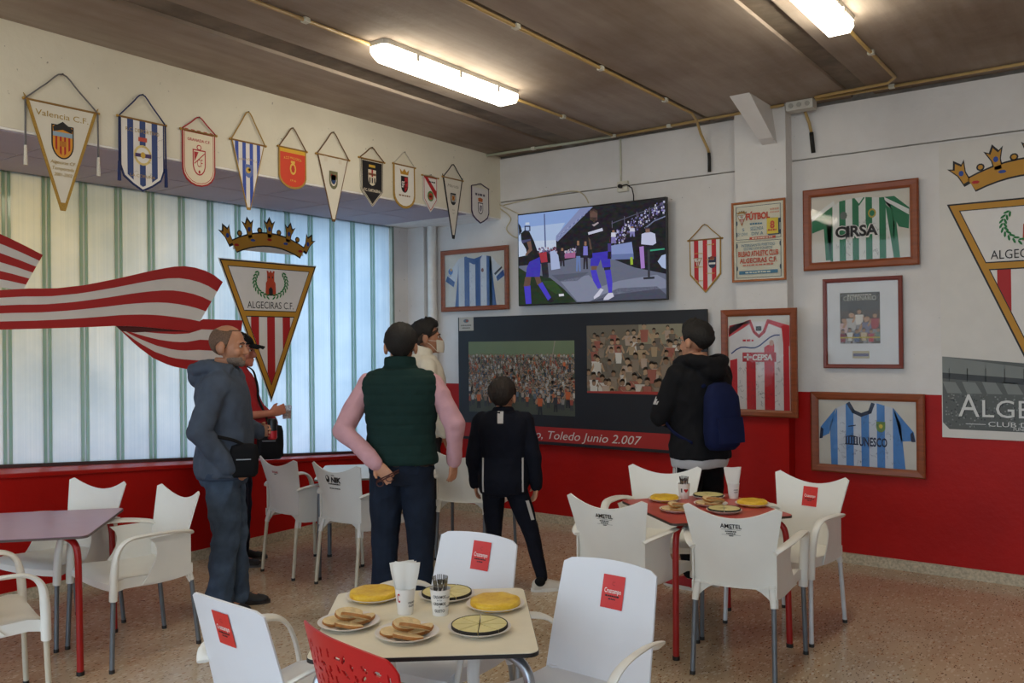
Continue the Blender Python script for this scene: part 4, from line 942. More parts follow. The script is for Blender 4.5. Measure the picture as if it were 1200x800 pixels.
pennant('narrow cream triangular pennant with thick black border', 5.68, 5.958, 3.074, 2.585, 3.203, 'tri', CR_, M_CORD['black'], 'black', e10, bw=0.034)
pennant('white pennant with purple border and dark monogram, nearest the corner', 6.066, 6.343, 3.049, 2.738, 3.09, 'ogee', pm('#d8d3cf'), M_CORD['purple'], 'purple', e11, bw=0.012, rod=False)
def ew(a, w, h, O):
    rr = pm('#c4202a')
    for k in (-0.30, 0.0, 0.30): a.stripes([(x*0.97, y) for x, y in O], [(w*(k-0.075), w*(k+0.075))], rr)
    a.up(); club_shield(a, -w*0.25, -0.14, 0.075, False, False); small_shield(a, w*0.25, -0.185, 0.065, 0.09, pm('#22304f')); a.up().rect(w*0.25-0.028, w*0.25+0.028, -0.20, -0.185, W_); a.ell(w*0.25, -0.15, 0.022, 0.018, pm('#8a3a2a'), 8)
    for k in range(6): a.bars((-0.05 if k % 2 else 0.05), -0.05-0.055*k if k else -0.04, 0.07, 0.008, pm('#c8a25a'), 5)
pennant('red and white striped shield pennant with gold fringe beside the television', -2.993, -2.700, 2.44, 2.03, 2.565, 'point', W_, M_CORD['gold'], 'gold', ew, wall='back', bw=0.014)

# ------------------------------------------------------------------ frames on the back wall
M_WOOD = mat('#8a4522', 0.4, var=0.18, scale=6, stretch=(1, 8, 1)); M_WOOD2 = mat('#7a3428', 0.4, var=0.15, scale=6); M_WOOD3 = mat('#a85f2e', 0.45, var=0.15, scale=6)
def _glass(nt, p, out):
    L = nt.links.new; fr = nd(nt, 'Fresnel', IOR=1.5); tr = nd(nt, 'BsdfTransparent'); gl = nd(nt, 'BsdfGlossy', Roughness=0.03); ms = nd(nt, 'MixShader')
    n = nd(nt, 'TexNoise', Scale=5.0); rm = ramp(nt, n.outputs['Fac'], [(0.2, '#fafafa'), (0.8, '#ffffff')]); L(rm, tr.inputs[0])
    fm = nd(nt, 'Math', operation='MULTIPLY'); L(fr.outputs[0], fm.inputs[0]); fm.inputs[1].default_value = 0.32; L(fm.outputs[0], ms.inputs[0]); L(tr.outputs[0], ms.inputs[1]); L(gl.outputs[0], ms.inputs[2]); L(ms.outputs[0], out.inputs[0])
M_GLASS = node_mat('frame_glass', _glass)
def framed(label, cat, x0, x1, z0, z1, y, b, wood, backing, fn, part='jersey', plabel=None, dep=0.028):
    w, h = x1-x0, z1-z0; t = thing('framed_jersey' if cat == 'picture' else 'framed_poster', label, cat, ((x0+x1)/2, y, (z0+z1)/2), BACK); X, Y = w/2, h/2
    prof = [(0, 0.0), (0, dep*0.75), (b*0.18, dep), (b*0.7, dep*0.85), (b, dep*0.55), (b, 0.004)]
    for k in range(4):
        m = MB(); R_ = []
        for e in (0, 1):
            ring = []
            for d, z in prof:
                cs = [(-X+d, -Y+d), (X-d, -Y+d), (X-d, Y-d), (-X+d, Y-d)]; c = cs[(k+e) % 4]; ring.append((c[0], c[1], z))
            R_.append(ring)
        m.rings(R_); m.build('frame_bar', wood, t, fixn=True)
    MB().box((-X+0.004, -Y+0.004, 0), (X-0.004, Y-0.004, 0.005)).build('backing', backing, t)
    a = Art(-X+b, X-b, -Y+b, Y-b, z=0.0062, lift=0.0007); fn(a, X-b, Y-b); o = a.build(part, t)
    if plabel: o['label'] = plabel
    MB().box((-X+b*0.9, -Y+b*0.9, 0.0155), (X-b*0.9, Y-b*0.9, 0.0170)).build('glass_pane', M_GLASS, t)
    return t
M_MATB = pm('#d6d0c4')
rnd = random.Random(4); INKS = pm('#33323c')
def j1(a, X, Y):
    b, w = pm('#2c5596'), pm('#d3d8e0')
    body = [(-0.66*X, -Y), (-0.56*X, 0.15*Y), (-0.52*X, 0.82*Y), (-0.26*X, 0.90*Y), (-0.16*X, 0.70*Y), (0, 0.62*Y), (0.16*X, 0.70*Y), (0.26*X, 0.90*Y), (0.56*X, 0.82*Y), (0.60*X, 0.2*Y), (0.72*X, -Y)]
    sl = [(-0.52*X, 0.82*Y), (-0.92*X, 0.20*Y), (-0.98*X, 0.0), (-0.70*X, -0.25*Y), (-0.56*X, 0.2*Y)]; sr = [(0.56*X, 0.82*Y), (0.95*X, 0.30*Y), (0.99*X, 0.08*Y), (0.76*X, -0.12*Y), (0.60*X, 0.22*Y)]
    a.poly(body, w); a.poly(sl, w); a.poly(sr, w); a.up()
    a.stripes(body, [((-0.70+0.37*k)*X, (-0.70+0.37*k+0.17)*X) for k in range(4)]+[(0.50*X, 0.72*X)], b)
    a.poly([(-0.92*X, 0.20*Y), (-0.98*X, 0.0), (-0.70*X, -0.25*Y), (-0.66*X, -0.05*Y)], b); a.poly([(0.95*X, 0.30*Y), (0.99*X, 0.08*Y), (0.76*X, -0.12*Y), (0.72*X, 0.05*Y)], b); a.up()
    a.poly([(-0.28*X, 0.88*Y), (-0.16*X, 0.66*Y), (0, 0.56*Y), (0.16*X, 0.66*Y), (0.28*X, 0.88*Y), (0.18*X, 0.84*Y), (0, 0.78*Y), (-0.18*X, 0.84*Y)], b); a.up()
    a.ell(-0.80*X, 0.36*Y, 0.030, 0.032, pm('#3a6fb8'), 10); a.up().ell(-0.78*X, 0.42*Y, 0.014, 0.014, pm('#d8a53a'), 8); a.text('LFP', -0.82*X, 0.20*Y, 0.04, 0.018, INKS); a.ell(0.28*X, 0.33*Y, 0.016, 0.02, pm('#7a3a2a'), 8); a.poly([(0.66*X, 0.18*Y), (0.90*X, 0.42*Y), (0.92*X, 0.36*Y), (0.69*X, 0.10*Y)], INKS)
    scribble(a, -0.5*X, 0.55*X, -0.9*Y, 0.5*Y, 40, pm('#6a7aa0'), 0.0014, rnd)
framed('framed blue and white striped jersey left of the television', 'picture', -5.617, -4.79, 1.946, 2.547, D-0.03, 0.045, M_WOOD, M_MATB, j1, plabel='blue and white striped jersey')
def j2(a, X, Y):
    g, w = pm('#17724a'), pm('#dfe0dc')
    body = [(-0.60*X, -Y), (-0.66*X, -0.3*Y), (-0.68*X, 0.2*Y), (-0.60*X, 0.62*Y), (-0.40*X, 0.80*Y), (-0.10*X, 0.86*Y), (0, 0.66*Y), (0.10*X, 0.86*Y), (0.42*X, 0.80*Y), (0.62*X, 0.60*Y), (0.70*X, 0.0), (0.66*X, -Y)]
    a.poly([(-0.56*X, 0.78*Y), (-0.99*X, 0.45*Y), (-0.99*X, -0.10*Y), (-0.72*X, 0.02*Y), (-0.62*X, 0.3*Y)], g); a.poly([(0.42*X, 0.80*Y), (0.70*X, 0.80*Y), (0.99*X, 0.42*Y), (0.97*X, -0.18*Y), (0.78*X, -0.10*Y), (0.60*X, 0.5*Y)], g); a.poly(body, w); a.up()
    a.stripes(body, [((-0.62+0.27*k)*X-0.02, (-0.62+0.27*k+0.13)*X-0.02) for k in range(6)], g); a.poly([(-0.70*X, -0.95*Y), (-0.60*X, -0.95*Y), (-0.56*X, 0.4*Y), (-0.74*X, 0.1*Y)], g); a.poly([(0.68*X, -Y), (0.80*X, -Y), (0.72*X, 0.3*Y), (0.52*X, 0.6*Y)], g)
    a.poly([(-0.99*X, 0.42*Y), (-0.99*X, 0.26*Y), (-0.50*X, 0.72*Y), (-0.52*X, 0.84*Y)], w); a.poly([(0.98*X, 0.38*Y), (0.98*X, 0.22*Y), (0.52*X, 0.68*Y), (0.50*X, 0.80*Y)], w); a.poly([(-0.12*X, 0.86*Y), (0, 0.62*Y), (0.12*X, 0.86*Y)], w); a.up()
    a.line([(-0.10*X, 0.84*Y), (0, 0.64*Y), (0.10*X, 0.84*Y)], 0.010, g); a.ell(-0.32*X, 0.36*Y, 0.026, 0.03, pm('#5b6660'), 9); a.ell(0.26*X, 0.36*Y, 0.028, 0.034, pm('#b79a3a'), 10); a.up().ell(0.26*X, 0.36*Y, 0.018, 0.022, g, 8)
    a.text('CIRSA', -0.06*X, -0.12*Y, 0.31, 0.088, W_, bold=0.10); a.up().text('CIRSA', -0.06*X, -0.12*Y, 0.295, 0.078, BK, bold=0.035)
    scribble(a, -0.5*X, 0.6*X, -0.85*Y, 0.2*Y, 45, INKS, 0.0013, rnd)
framed('framed green and white striped jersey with black sponsor lettering', 'picture', -2.05, -1.255, 2.141, 2.74, D-0.03, 0.058, M_WOOD, M_MATB, j2, plabel='green and white striped jersey')
def j3(a, X, Y):
    r, w = pm('#c8222c'), pm('#e2dcdc')
    body = [(-0.92*X, -Y), (-0.95*X, 0.6*Y), (-0.30*X, 0.92*Y), (-0.16*X, 0.72*Y), (0.02*X, 0.62*Y), (0.20*X, 0.72*Y), (0.34*X, 0.92*Y), (0.95*X, 0.70*Y), (0.97*X, -Y)]
    a.poly(body, w); a.up(); low = clip(body, 1, 0.45*Y, True)
    a.stripes(low, [(-0.98*X, -0.70*X), (-0.40*X, -0.10*X), (0.18*X, 0.50*X), (0.78*X, 0.98*X)], r); a.up()
    a.poly([(-0.95*X, 0.05*Y), (-0.95*X, 0.62*Y), (-0.35*X, 0.88*Y), (0.30*X, 0.88*Y), (0.72*X, 0.75*Y), (0.72*X, 0.42*Y), (0.3*X, 0.38*Y), (-0.2*X, 0.16*Y)], w); a.up()
    a.poly([(-0.95*X, 0.60*Y), (-0.32*X, 0.90*Y), (-0.24*X, 0.84*Y), (-0.95*X, 0.80*Y)], r); a.poly([(-0.98*X, 0.55*Y), (-0.98*X, 0.75*Y), (-0.3*X, 0.92*Y), (-0.25*X, 0.84*Y), (-0.7*X, 0.66*Y)], r); a.poly([(0.98*X, 0.35*Y), (0.98*X, 0.78*Y), (0.34*X, 0.92*Y), (0.30*X, 0.84*Y), (0.74*X, 0.72*Y), (0.78*X, 0.4*Y)], r)
    a.line([(-0.28*X, 0.90*Y), (-0.14*X, 0.66*Y), (0.02*X, 0.56*Y), (0.18*X, 0.66*Y), (0.32*X, 0.90*Y)], 0.022, r); a.up(); a.rect(-0.08*X, 0.10*X, 0.68*Y, 0.78*Y, pm('#3a3a3c')); a.up()
    for k in range(10):
        p = lambda q: ((-0.88+1.55*q)*X, (0.20+0.36*q+0.06*math.sin(q*9))*Y)
        a.line([p(k/10), p((k+1)/10)], 0.010, pm('#2a3a7a'))
    a.rect(-0.52*X, 0.56*X, 0.02*Y, 0.22*Y, pm('#b81c24')); a.up().text('CEPSA', 0.12*X, 0.12*Y, 0.155, 0.045, W_, shear=0.1, bold=0.04); a.line([(-0.46*X, 0.12*Y), (-0.24*X, 0.12*Y)], 0.014, W_); a.line([(-0.35*X, 0.06*Y), (-0.35*X, 0.18*Y)], 0.014, W_); a.bars(-0.32*X, 0.48*Y, 0.09, 0.016, r, 3); a.ell(0.42*X, 0.42*Y, 0.018, 0.024, pm('#c89a8a'), 8); a.rect(-0.88*X, -0.74*X, -0.90*Y, -0.78*Y, pm('#bfc4c6'))
    scribble(a, -0.70*X, 0.8*X, -0.9*Y, 0.0, 70, INKS, 0.0014, rnd)
framed('framed red and white striped jersey on the column', 'picture', -2.648, -2.063, 1.055, 1.866, CY-0.03, 0.052, M_WOOD, M_MATB, j3, plabel='signed red and white jersey')
def j4(a, X, Y):
    b, w, n = pm('#4c86c8'), pm('#cdd2dc'), pm('#1d2a4a')
    body = [(-0.74*X, -Y), (-0.76*X, 0.2*Y), (-0.60*X, 0.76*Y), (-0.36*X, 0.92*Y), (-0.26*X, 0.70*Y), (-0.10*X, 0.60*Y), (0.08*X, 0.70*Y), (0.16*X, 0.95*Y), (0.55*X, 0.80*Y), (0.70*X, 0.3*Y), (0.78*X, -Y)]
    a.poly([(-0.62*X, 0.76*Y), (-0.96*X, 0.15*Y), (-0.98*X, -0.2*Y), (-0.78*X, -0.05*Y)], b); a.poly([(0.55*X, 0.80*Y), (0.95*X, 0.1*Y), (0.98*X, -0.15*Y), (0.70*X, -0.18*Y)], b); a.poly(body, b); a.up()
    a.stripes(body, [(-0.60*X, -0.42*X), (-0.26*X, -0.10*X), (0.06*X, 0.22*X), (0.38*X, 0.54*X)], w); a.poly([(-0.96*X, 0.15*Y), (-0.99*X, -0.22*Y), (-0.92*X, -0.2*Y), (-0.90*X, 0.08*Y)], n); a.poly([(0.93*X, 0.12*Y), (0.98*X, -0.18*Y), (0.90*X, -0.18*Y), (0.88*X, 0.05*Y)], n); a.up()
    a.line([(-0.36*X, 0.90*Y), (-0.26*X, 0.66*Y), (-0.10*X, 0.56*Y), (0.08*X, 0.66*Y), (0.14*X, 0.90*Y)], 0.026, n); a.up()
    a.text('UNESCO', 0.14*X, -0.24*Y, 0.19, 0.062, n, bold=0.03); a.poly([(-0.46*X, -0.12*Y), (-0.30*X, -0.06*Y), (-0.14*X, -0.12*Y)], n); a.rect(-0.44*X, -0.16*X, -0.36*Y, -0.32*Y, n)
    for k in range(5): a.rect((-0.43+0.056*k)*X, (-0.40+0.056*k)*X, -0.32*Y, -0.12*Y, n)
    small_shield(a, 0.30*X, 0.22*Y, 0.06, 0.075, pm('#6a8a4a')); a.up().ell(0.30*X, 0.24*Y, 0.014, 0.016, pm('#d8c04a'), 8); a.line([(-0.36*X, 0.20*Y), (-0.22*X, 0.24*Y)], 0.008, n)
    scribble(a, -0.6*X, 0.65*X, -0.9*Y, 0.5*Y, 60, pm('#3a4a6a'), 0.0014, rnd)
framed('framed light blue and white jersey hung lowest on the red wall', 'picture', -2.011, -1.233, 0.66, 1.245, D-0.03, 0.056, M_WOOD, M_MATB, j4, plabel='signed light blue and white jersey')
def figure(a, x, y, s, shirt, skin, hair, legs=None, arms=0.0):
    """a small printed player: head, trunk, arms, legs"""
    if legs: a.poly([(x-0.16*s, y-0.45*s), (x+0.16*s, y-0.45*s), (x+0.2*s, y-1.1*s), (x+0.05*s, y-1.1*s), (x, y-0.6*s), (x-0.05*s, y-1.1*s), (x-0.2*s, y-1.1*s)], legs)
    a.poly([(x-0.24*s, y+0.12*s), (x+0.24*s, y+0.12*s), (x+0.17*s, y-0.5*s), (x-0.17*s, y-0.5*s)], shirt)
    for k in (-1, 1): a.poly([(x+k*0.24*s, y+0.12*s), (x+k*(0.42+0.1*arms)*s, y+(-0.3+0.7*arms)*s), (x+k*(0.33+0.1*arms)*s, y+(-0.34+0.66*arms)*s), (x+k*0.18*s, y-0.05*s)], skin)
    a.ell(x, y+0.30*s, 0.125*s, 0.16*s, skin, 8); a.poly([(x-0.13*s, y+0.32*s), (x-0.10*s, y+0.46*s), (x, y+0.50*s), (x+0.10*s, y+0.46*s), (x+0.13*s, y+0.32*s), (x, y+0.39*s)], hair)
def p1_(a, X, Y):
    a.rect(-X*0.63, X*0.50, -0.50*Y, 0.70*Y, pm('#5a4834')); a.up(); r2 = random.Random(8)
    a.rect(-X*0.63, X*0.50, 0.30*Y, 0.74*Y, pm('#4a4234')); a.up()
    lim_ = a.lim; a.lim = (-X*0.63, X*0.50, -0.50*Y, 0.74*Y)
    for k in range(5): figure(a, (-0.52+0.22*k)*X, (-0.05+0.10*(k % 3))*Y, 0.125+0.03*(k % 2), pm(('#c9a9a4', '#b7b3ae', '#d8d2c8', '#7a7488', '#a83f3a')[k]), pm('#b58a66'), pm('#3a2c20'), pm('#8f8a86')); a.up()
    for k in range(6): figure(a, (-0.55+0.20*k)*X, (-0.30+0.03*(k % 2))*Y, 0.095, pm(('#8b2f33', '#d4cfc4', '#4f5876', '#c8b28a', '#b03a38', '#6f7a6a')[k]), pm('#a87e5c'), pm('#2c2219'))
    a.lim = lim_
    a.up().text('CENTENARIO', -0.06*X, 0.60*Y, X*0.92, 0.032, pm('#c9c2b0')); a.bars(-0.06*X, 0.68*Y, X*0.7, 0.010, pm('#bdb6a6'), 9); a.rect(-X*0.63, X*0.50, -0.37*Y, -0.34*Y, pm('#c0ab3a')); a.rect(-0.28*X, 0.20*X, -0.86*Y, -0.68*Y, pm('#b8ac8a')); a.up().rect(-0.26*X, 0.18*X, -0.81*Y, -0.74*Y, pm('#5f5a78'))
framed('framed centenary poster in a wide white mount', 'poster', -1.915, -1.368, 1.42, 2.073, D-0.026, 0.030, M_WOOD2, pm('#d9d9da'), p1_, 'poster_print', dep=0.022)
def p2_(a, X, Y):
    r, bl, nv = pm('#c8523a'), pm('#4a7f9c'), pm('#3f5566')
    a.rect(-X, X, -Y, Y, pm('#dcd8c4')); a.up()
    for y0, y1 in ((0.06, 0.93), (-0.95, 0.00)):
        q = [(-0.90*X, y0*Y), (0.90*X, y0*Y), (0.90*X, y1*Y), (-0.90*X, y1*Y)]; a.line(q, 0.0035, nv, True); a.line([(0.97*x, y-0.0*Y) for x, y in q], 0.0015, nv, True)
    for x in (-0.9, 0.9):
        for y in (-0.7, -0.1, 0.2, 0.5): a.ell(x*X*0.97, y*Y, 0.007, 0.02, nv, 8)
    club_shield(a, -0.66*X, 0.72*Y, 0.075, False, False); club_crown(a, -0.66*X, 0.735*Y, 0.085)
    a.text('FÚTBOL', 0.0, 0.68*Y, 0.185, 0.062, r, bold=0.05); a.bars(0.68*X, 0.80*Y, 0.07, 0.014, pm('#d8a48a'), 4); a.bars(0.68*X, 0.72*Y, 0.07, 0.012, pm('#d8a48a'), 5)
    a.bars(-0.06*X, 0.46*Y, 0.10, 0.012, bl, 5); a.text('SEGUNDA', -0.04*X, 0.33*Y, 0.10, 0.026, bl); a.text('DIV A', -0.02*X, 0.20*Y, 0.09, 0.024, bl); a.text('2ª DIVI', -0.62*X, 0.20*Y, 0.075, 0.022, bl); a.text('5', -0.60*X, 0.32*Y, 0.02, 0.022, bl)
    a.rect(0.40*X, 0.86*X, 0.13*Y, 0.55*Y, nv); a.up().rect(0.36*X, 0.81*X, 0.16*Y, 0.57*Y, pm('#e0c84a')); a.up().text('8', 0.58*X, 0.40*Y, 0.035, 0.055, r, bold=0.05); a.bars(0.58*X, 0.26*Y, 0.065, 0.014, r, 4)
    a.rect(-0.34*X, 0.70*X, 0.045*Y, 0.11*Y, r); a.up().bars(0.18*X, 0.077*Y, 0.16, 0.010, pm('#e8dcc8'), 8)
    a.text('INTERESANTE PARTIDO', 0, -0.10*Y, 0.26, 0.020, bl); a.text('ENTRE LOS EQUIPOS', 0, -0.19*Y, 0.22, 0.018, bl); a.text('BILBAO ATHLETIC CLUB', 0, -0.32*Y, 0.31, 0.040, r, bold=0.03); a.text('ALGECIRAS C.F.', 0, -0.50*Y, 0.29, 0.036, r, bold=0.03); a.bars(0, -0.62*Y, 0.24, 0.014, pm('#d0806a'), 9); a.rect(-0.78*X, 0.78*X, -0.86*Y, -0.77*Y, bl); a.up().bars(0, -0.815*Y, 0.2, 0.012, pm('#d8d8c8'), 8)
framed('framed old football match poster on the column above the red jersey', 'poster', -2.56, -2.142, 2.075, 2.685, CY-0.022, 0.017, M_WOOD3, pm('#dcd8c4'), p2_, 'poster_print', dep=0.018)

# ------------------------------------------------------------------ large club panel at the right
pn = thing('club_poster', 'large white club panel with crest and grey stadium photograph', 'poster', (-0.585, D-0.008, 1.955), BACK)
MB().box((-0.545, -1.002, 0), (0.545, 1.005, 0.006)).build('panel_board', pm('#dad6d0'), pn)
a = Art(-0.545, 0.545, -1.0, 1.0, z=0.0066); club_shield(a, 0, 0.585, 1.0); a.build('crest_print', pn)
a = Art(-0.545, 0.545, -1.0, 1.0, z=0.0066); club_crown(a, 0, 0.65, 0.98); a.build('crown_print', pn)
a = Art(-0.54, 0.54, -0.95, 1.0, z=0.0068); r2 = random.Random(12)
g1, g2, g3, g4 = pm('#5c605f'), pm('#7f8482'), pm('#3f4346'), pm('#8d928f')
a.poly([(-0.54, -0.90), (-0.50, -0.945), (0.54, -0.945), (0.54, -0.55), (0.0, -0.50), (-0.54, -0.45)], g1); a.up()
a.poly([(-0.54, -0.45), (0.0, -0.53), (0.54, -0.48), (0.54, -0.54), (0, -0.60), (-0.54, -0.56)], g2); a.poly([(-0.54, -0.56), (0, -0.60), (0.54, -0.55), (0.54, -0.60), (0, -0.64), (-0.54, -0.60)], g3)
for k in range(9): a.poly([(-0.54+0.12*k, -0.62), (-0.46+0.12*k, -0.625), (-0.42+0.12*k, -0.70), (-0.51+0.12*k, -0.70)], g2)
for k in range(420): x, y = r2.uniform(-0.53, 0.53), r2.uniform(-0.93, -0.71); a.rect(x, x+0.009, y, y+0.010, r2.choice((g2, g3, g4, pm('#6b6f70'))))
for k in range(10): x = -0.5+0.11*k; a.rect(x, x+0.004, -0.62, -0.53, g3)
a.build('stadium_photo', pn)
a = Art(-0.54, 0.54, -1.0, 1.0, z=0.0082); wl = pm('#d9dad8'); gs = pm('#2f3234')
a.text('A', -0.375, -0.784, 0.125, 0.15, gs); a.text('LGECIRAS', 0.075, -0.801, 0.74, 0.115, gs); a.up(); a.text('A', -0.38, -0.78, 0.125, 0.15, wl); a.text('LGECIRAS', 0.07, -0.797, 0.74, 0.115, wl); a.text('CLUB DE FÚTBOL', 0.0, -0.895, 0.53, 0.040, wl); a.rect(-0.40, -0.28, -0.906, -0.902, wl); a.rect(0.28, 0.40, -0.906, -0.902, wl); a.text('FUNDADO', -0.05, -0.928, 0.14, 0.02, wl); a.build('lettering', pn)

# ------------------------------------------------------------------ black picture board
bd = thing('photo_display', 'large black board with two crowd photographs and a red title band', 'board', (-4.10, D-0.036, 1.30), BACK)
MB().box((-1.285, -0.588, 0), (1.285, 0.584, 0.034)).build('board_panel', mat('#15171f', 0.5, var=0.15, scale=3), bd, bevel=0.004)
def local(x0, x1, z0, z1): k = (D-0.036)/D; return ((x0*k+4.10), (x1*k+4.10), 1.62+(z0-1.62)*k-1.30, 1.62+(z1-1.62)*k-1.30)
x0, x1, z0, z1 = local(-5.285, -4.078, 0.975, 1.648); r2 = random.Random(21); a = Art(x0, x1, z0, z1, z=0.0346, lift=0.00003)
a.rect(x0, x1, z0, z1, pm('#4c5340')); a.up().rect(x0, x1, z0+0.78*(z1-z0), z1, pm('#6f7d5c')); a.up().rect(x0, x1, z0, z0+0.2*(z1-z0), pm('#484d42')); a.up()
cols = [pm(h) for h in ('#8f8a84', '#b0aca6', '#6f6a68', '#55504e', '#9c4a3a', '#3d4350', '#c2beb6', '#7f6a5c', '#a3988c', '#5f6c78', '#b8623a')]; sk, hr = pm('#a88468'), pm('#2c241f')
for row in range(16):
    q = row/15; zz = z0+(0.80-0.60*q)*(z1-z0); s = 0.030+0.040*q
    n = int((x1-x0)/(s*0.62))
    for k in range(n):
        xx = x0+(k+r2.random())*(x1-x0)/n
        if row > 12 and r2.random() < 0.62: continue
        figure(a, xx, zz+r2.uniform(-0.5, 0.6)*s*0.5, s*1.15, r2.choice(cols), sk, hr, pm('#3a3a40') if row > 10 else None, r2.choice((0, 0, 0.3, 1.0)))
    a.up()
for x, y, s in ((0.10, 0.23, 0.085), (0.69, 0.20, 0.10), (0.94, 0.30, 0.095), (0.83, 0.22, 0.085), (0.91, 0.70, 0.05), (0.96, 0.68, 0.05)):
    figure(a, x0+x*(x1-x0), z0+y*(z1-z0), s*1.25, pm('#c4602f' if x != 0.83 and x != 0.96 else '#2f3138'), sk, hr, pm('#23242a')); a.up()
a.line([(x0+0.80*(x1-x0), z0+0.74*(z1-z0)), (x0+0.83*(x1-x0), z1)], 0.008, pm('#9c8e80')); a.build('crowd_photo', bd, 'photograph of a crowd celebrating on a green pitch')
x0, x1, z0, z1 = local(-3.95, -2.93, 1.188, 1.774); a = Art(x0, x1, z0, z1, z=0.0346, lift=0.00005)
a.rect(x0, x1, z0, z1, pm('#6d6455')); a.up().rect(x0+0.5*(x1-x0), x1, z0+0.72*(z1-z0), z1, pm('#8f8871')); a.up()
cols = [pm(h) for h in ('#c8c0b4', '#b09a88', '#9c5a4a', '#8a7a68', '#d2ccc2', '#a8906f', '#6a5f52')]; sks = [pm('#b09070'), pm('#9c7c60'), pm('#8a6c52')]
for row in range(7):
    q = row/6
    for k in range(10):
        xx = x0+(k+r2.uniform(0.0, 1.0))*(x1-x0)/10; zz = z0+(0.86-0.86*q+r2.uniform(-0.09, 0.09))*(z1-z0); figure(a, xx, zz, 0.12+0.05*q+r2.uniform(-0.02, 0.05), r2.choice(cols), r2.choice(sks), pm('#33291f'), None, r2.choice((0, 0.3, 1.0)))
        a.up()
a.poly([(x0, z0), (x1, z0), (x1, z0+0.03), (x0, z0+0.015)], pm('#a8362c')); a.build('team_photo', bd, 'sepia photograph of embracing players')
x0, x1, z0, z1 = local(-5.366, -2.86, 0.735, 0.868); a = Art(z=0.0346, lift=0.0006); a.rect(x0, x1, z0, z1, pm('#a5221f')); a.up().text('Ascenso, Toledo Junio 2.007', (local(-4.87, -3.42, 0, 0)[0]+local(-4.87, -3.42, 0, 0)[1])/2, (z0+z1)/2-0.004, 1.44, 0.072, pm('#d8d2cc'), shear=0.28); a.build('title_band', bd, 'red band with white slanted lettering')
x0, x1, z0, z1 = local(-5.40, -5.22, 1.755, 1.885); a = Art(z=0.0346, lift=0.0006); a.rect(x0, x1, z0, z1, pm('#b9b3a8')); a.up().ell((x0+x1)/2, z0+0.095, 0.035, 0.018, pm('#5f6f7a'), 10); a.up().ell((x0+x1)/2+0.01, z0+0.095, 0.015, 0.012, pm('#9c4a3a'), 8); a.bars((x0+x1)/2, z0+0.052, 0.13, 0.012, pm('#6a655e'), 8); a.bars((x0+x1)/2, z0+0.028, 0.10, 0.012, pm('#6a655e'), 6); a.build('corner_card', bd)

# ------------------------------------------------------------------ television
tv = thing('television', 'flat television showing footballers walking out beside a stand', 'television', (-3.876, D-0.085, 2.387), BACK)
MB().box((-0.746, -0.420, 0.0), (0.746, 0.420, 0.035)).build('casing', mat('#0d0d10', 0.35), tv, bevel=0.005)
MB().box((-0.25, -0.2, -0.08), (0.25, 0.2, 0.0)).build('wall_mount', mat('#1a1a1c', 0.5), tv)
SX, SY = 0.737, 0.408
def tvp(X, Y):
    s = (X-57)/998.0; tp, bt = 152-112*s, 765-43*s; return (-SX+2*SX*s, SY-2*SY*(Y-tp)/(bt-tp))
a = Art(-SX, SX, -SY, SY, z=0.0358, lift=0.00006); TS = 0.72
def E(h): return emit(h, TS)
def T(pts, h): a.poly([tvp(*p) for p in pts], E(h))
def tx(h, *pts): T(pts, h)
a.rect(-SX, SX, -SY, SY, E('#15131b')); a.up()
tx('#93b1ea', (40,150), (600,85), (335,310), (335,380), (40,440)); a.up(); tx('#b7cdf2', (40,240), (400,200), (335,310), (335,380), (40,440)); tx('#dbe6f6', (40,330), (335,320), (335,380), (40,440)); a.up()
tx('#55608f', (248,140), (256,139), (262,370), (252,370))
tx('#8d97c4', (505,104), (592,94), (346,330), (333,320), (335,292)); a.up()
for k in range(9): tx('#5c66a0', (345+26*k, 300-22*k), (352+26*k, 300-22*k), (372+26*k, 288-22*k), (364+26*k, 288-22*k))
for k in range(7): tx('#b4bce2', (360+30*k, 282-25*k), (364+30*k, 282-25*k), (352+30*k, 306-25*k), (349+30*k, 306-25*k))
tx('#6d7288', (40,500), (345,470), (480,440), (720,450), (860,510), (1075,560), (1075,740), (40,780)); a.up()
tx('#8a90a8', (360,600), (560,560), (640,640), (760,600), (1000,560), (1060,600), (1060,650), (760,690), (560,740), (480,740)); tx('#4c4f62', (640,700), (760,650), (1000,640), (1060,700), (1060,730), (560,745)); tx('#5b6074', (300,560), (560,540), (480,600), (360,605)); a.up()
tx('#1c3218', (40,500), (110,540), (290,580), (380,650), (475,745), (40,780)); a.up(); tx('#2c4a22', (230,600), (320,600), (380,680), (330,690), (270,650)); a.up()
r2 = random.Random(31)
for k in range(260):
    X = r2.uniform(715, 1045); lo = 345-0.62*(X-715)+(20 if X < 800 else 0); Y = r2.uniform(lo-95, lo); h = r2.choice(('#cfd0ec', '#a7a8d8', '#6d68b0', '#3a3560', '#2a2640', '#8c80c8', '#d6d2e0', '#5c4a60')); q = r2.uniform(5, 11)
    T([(X,Y), (X+q,Y-1), (X+q,Y+q*1.3), (X,Y+q*1.3)], h)
for k in range(70):
    X = r2.uniform(390, 480); Y = 400-(X-390)*0.35+r2.uniform(-10, 30); T([(X,Y), (X+7,Y), (X+7,Y+9), (X,Y+9)], r2.choice(('#8c8cc0', '#c9a5b8', '#5c5878', '#d8d6e6')))
a.up(); tx('#b06a9a', (395,412), (470,405), (470,440), (395,446))
for k in range(60):
    X = r2.uniform(195, 335); Y = r2.uniform(365, 405); T([(X,Y), (X+9,Y), (X+9,Y+12), (X,Y+12)], r2.choice(('#4a3a58', '#7a6aa0', '#b9a9c0', '#2c2638', '#8c3a48')))
for k in range(5): tx('#6a6a80', (718+80*k, 190-30*k), (722+80*k, 190-30*k), (722+80*k, 240-30*k), (718+80*k, 240-30*k))
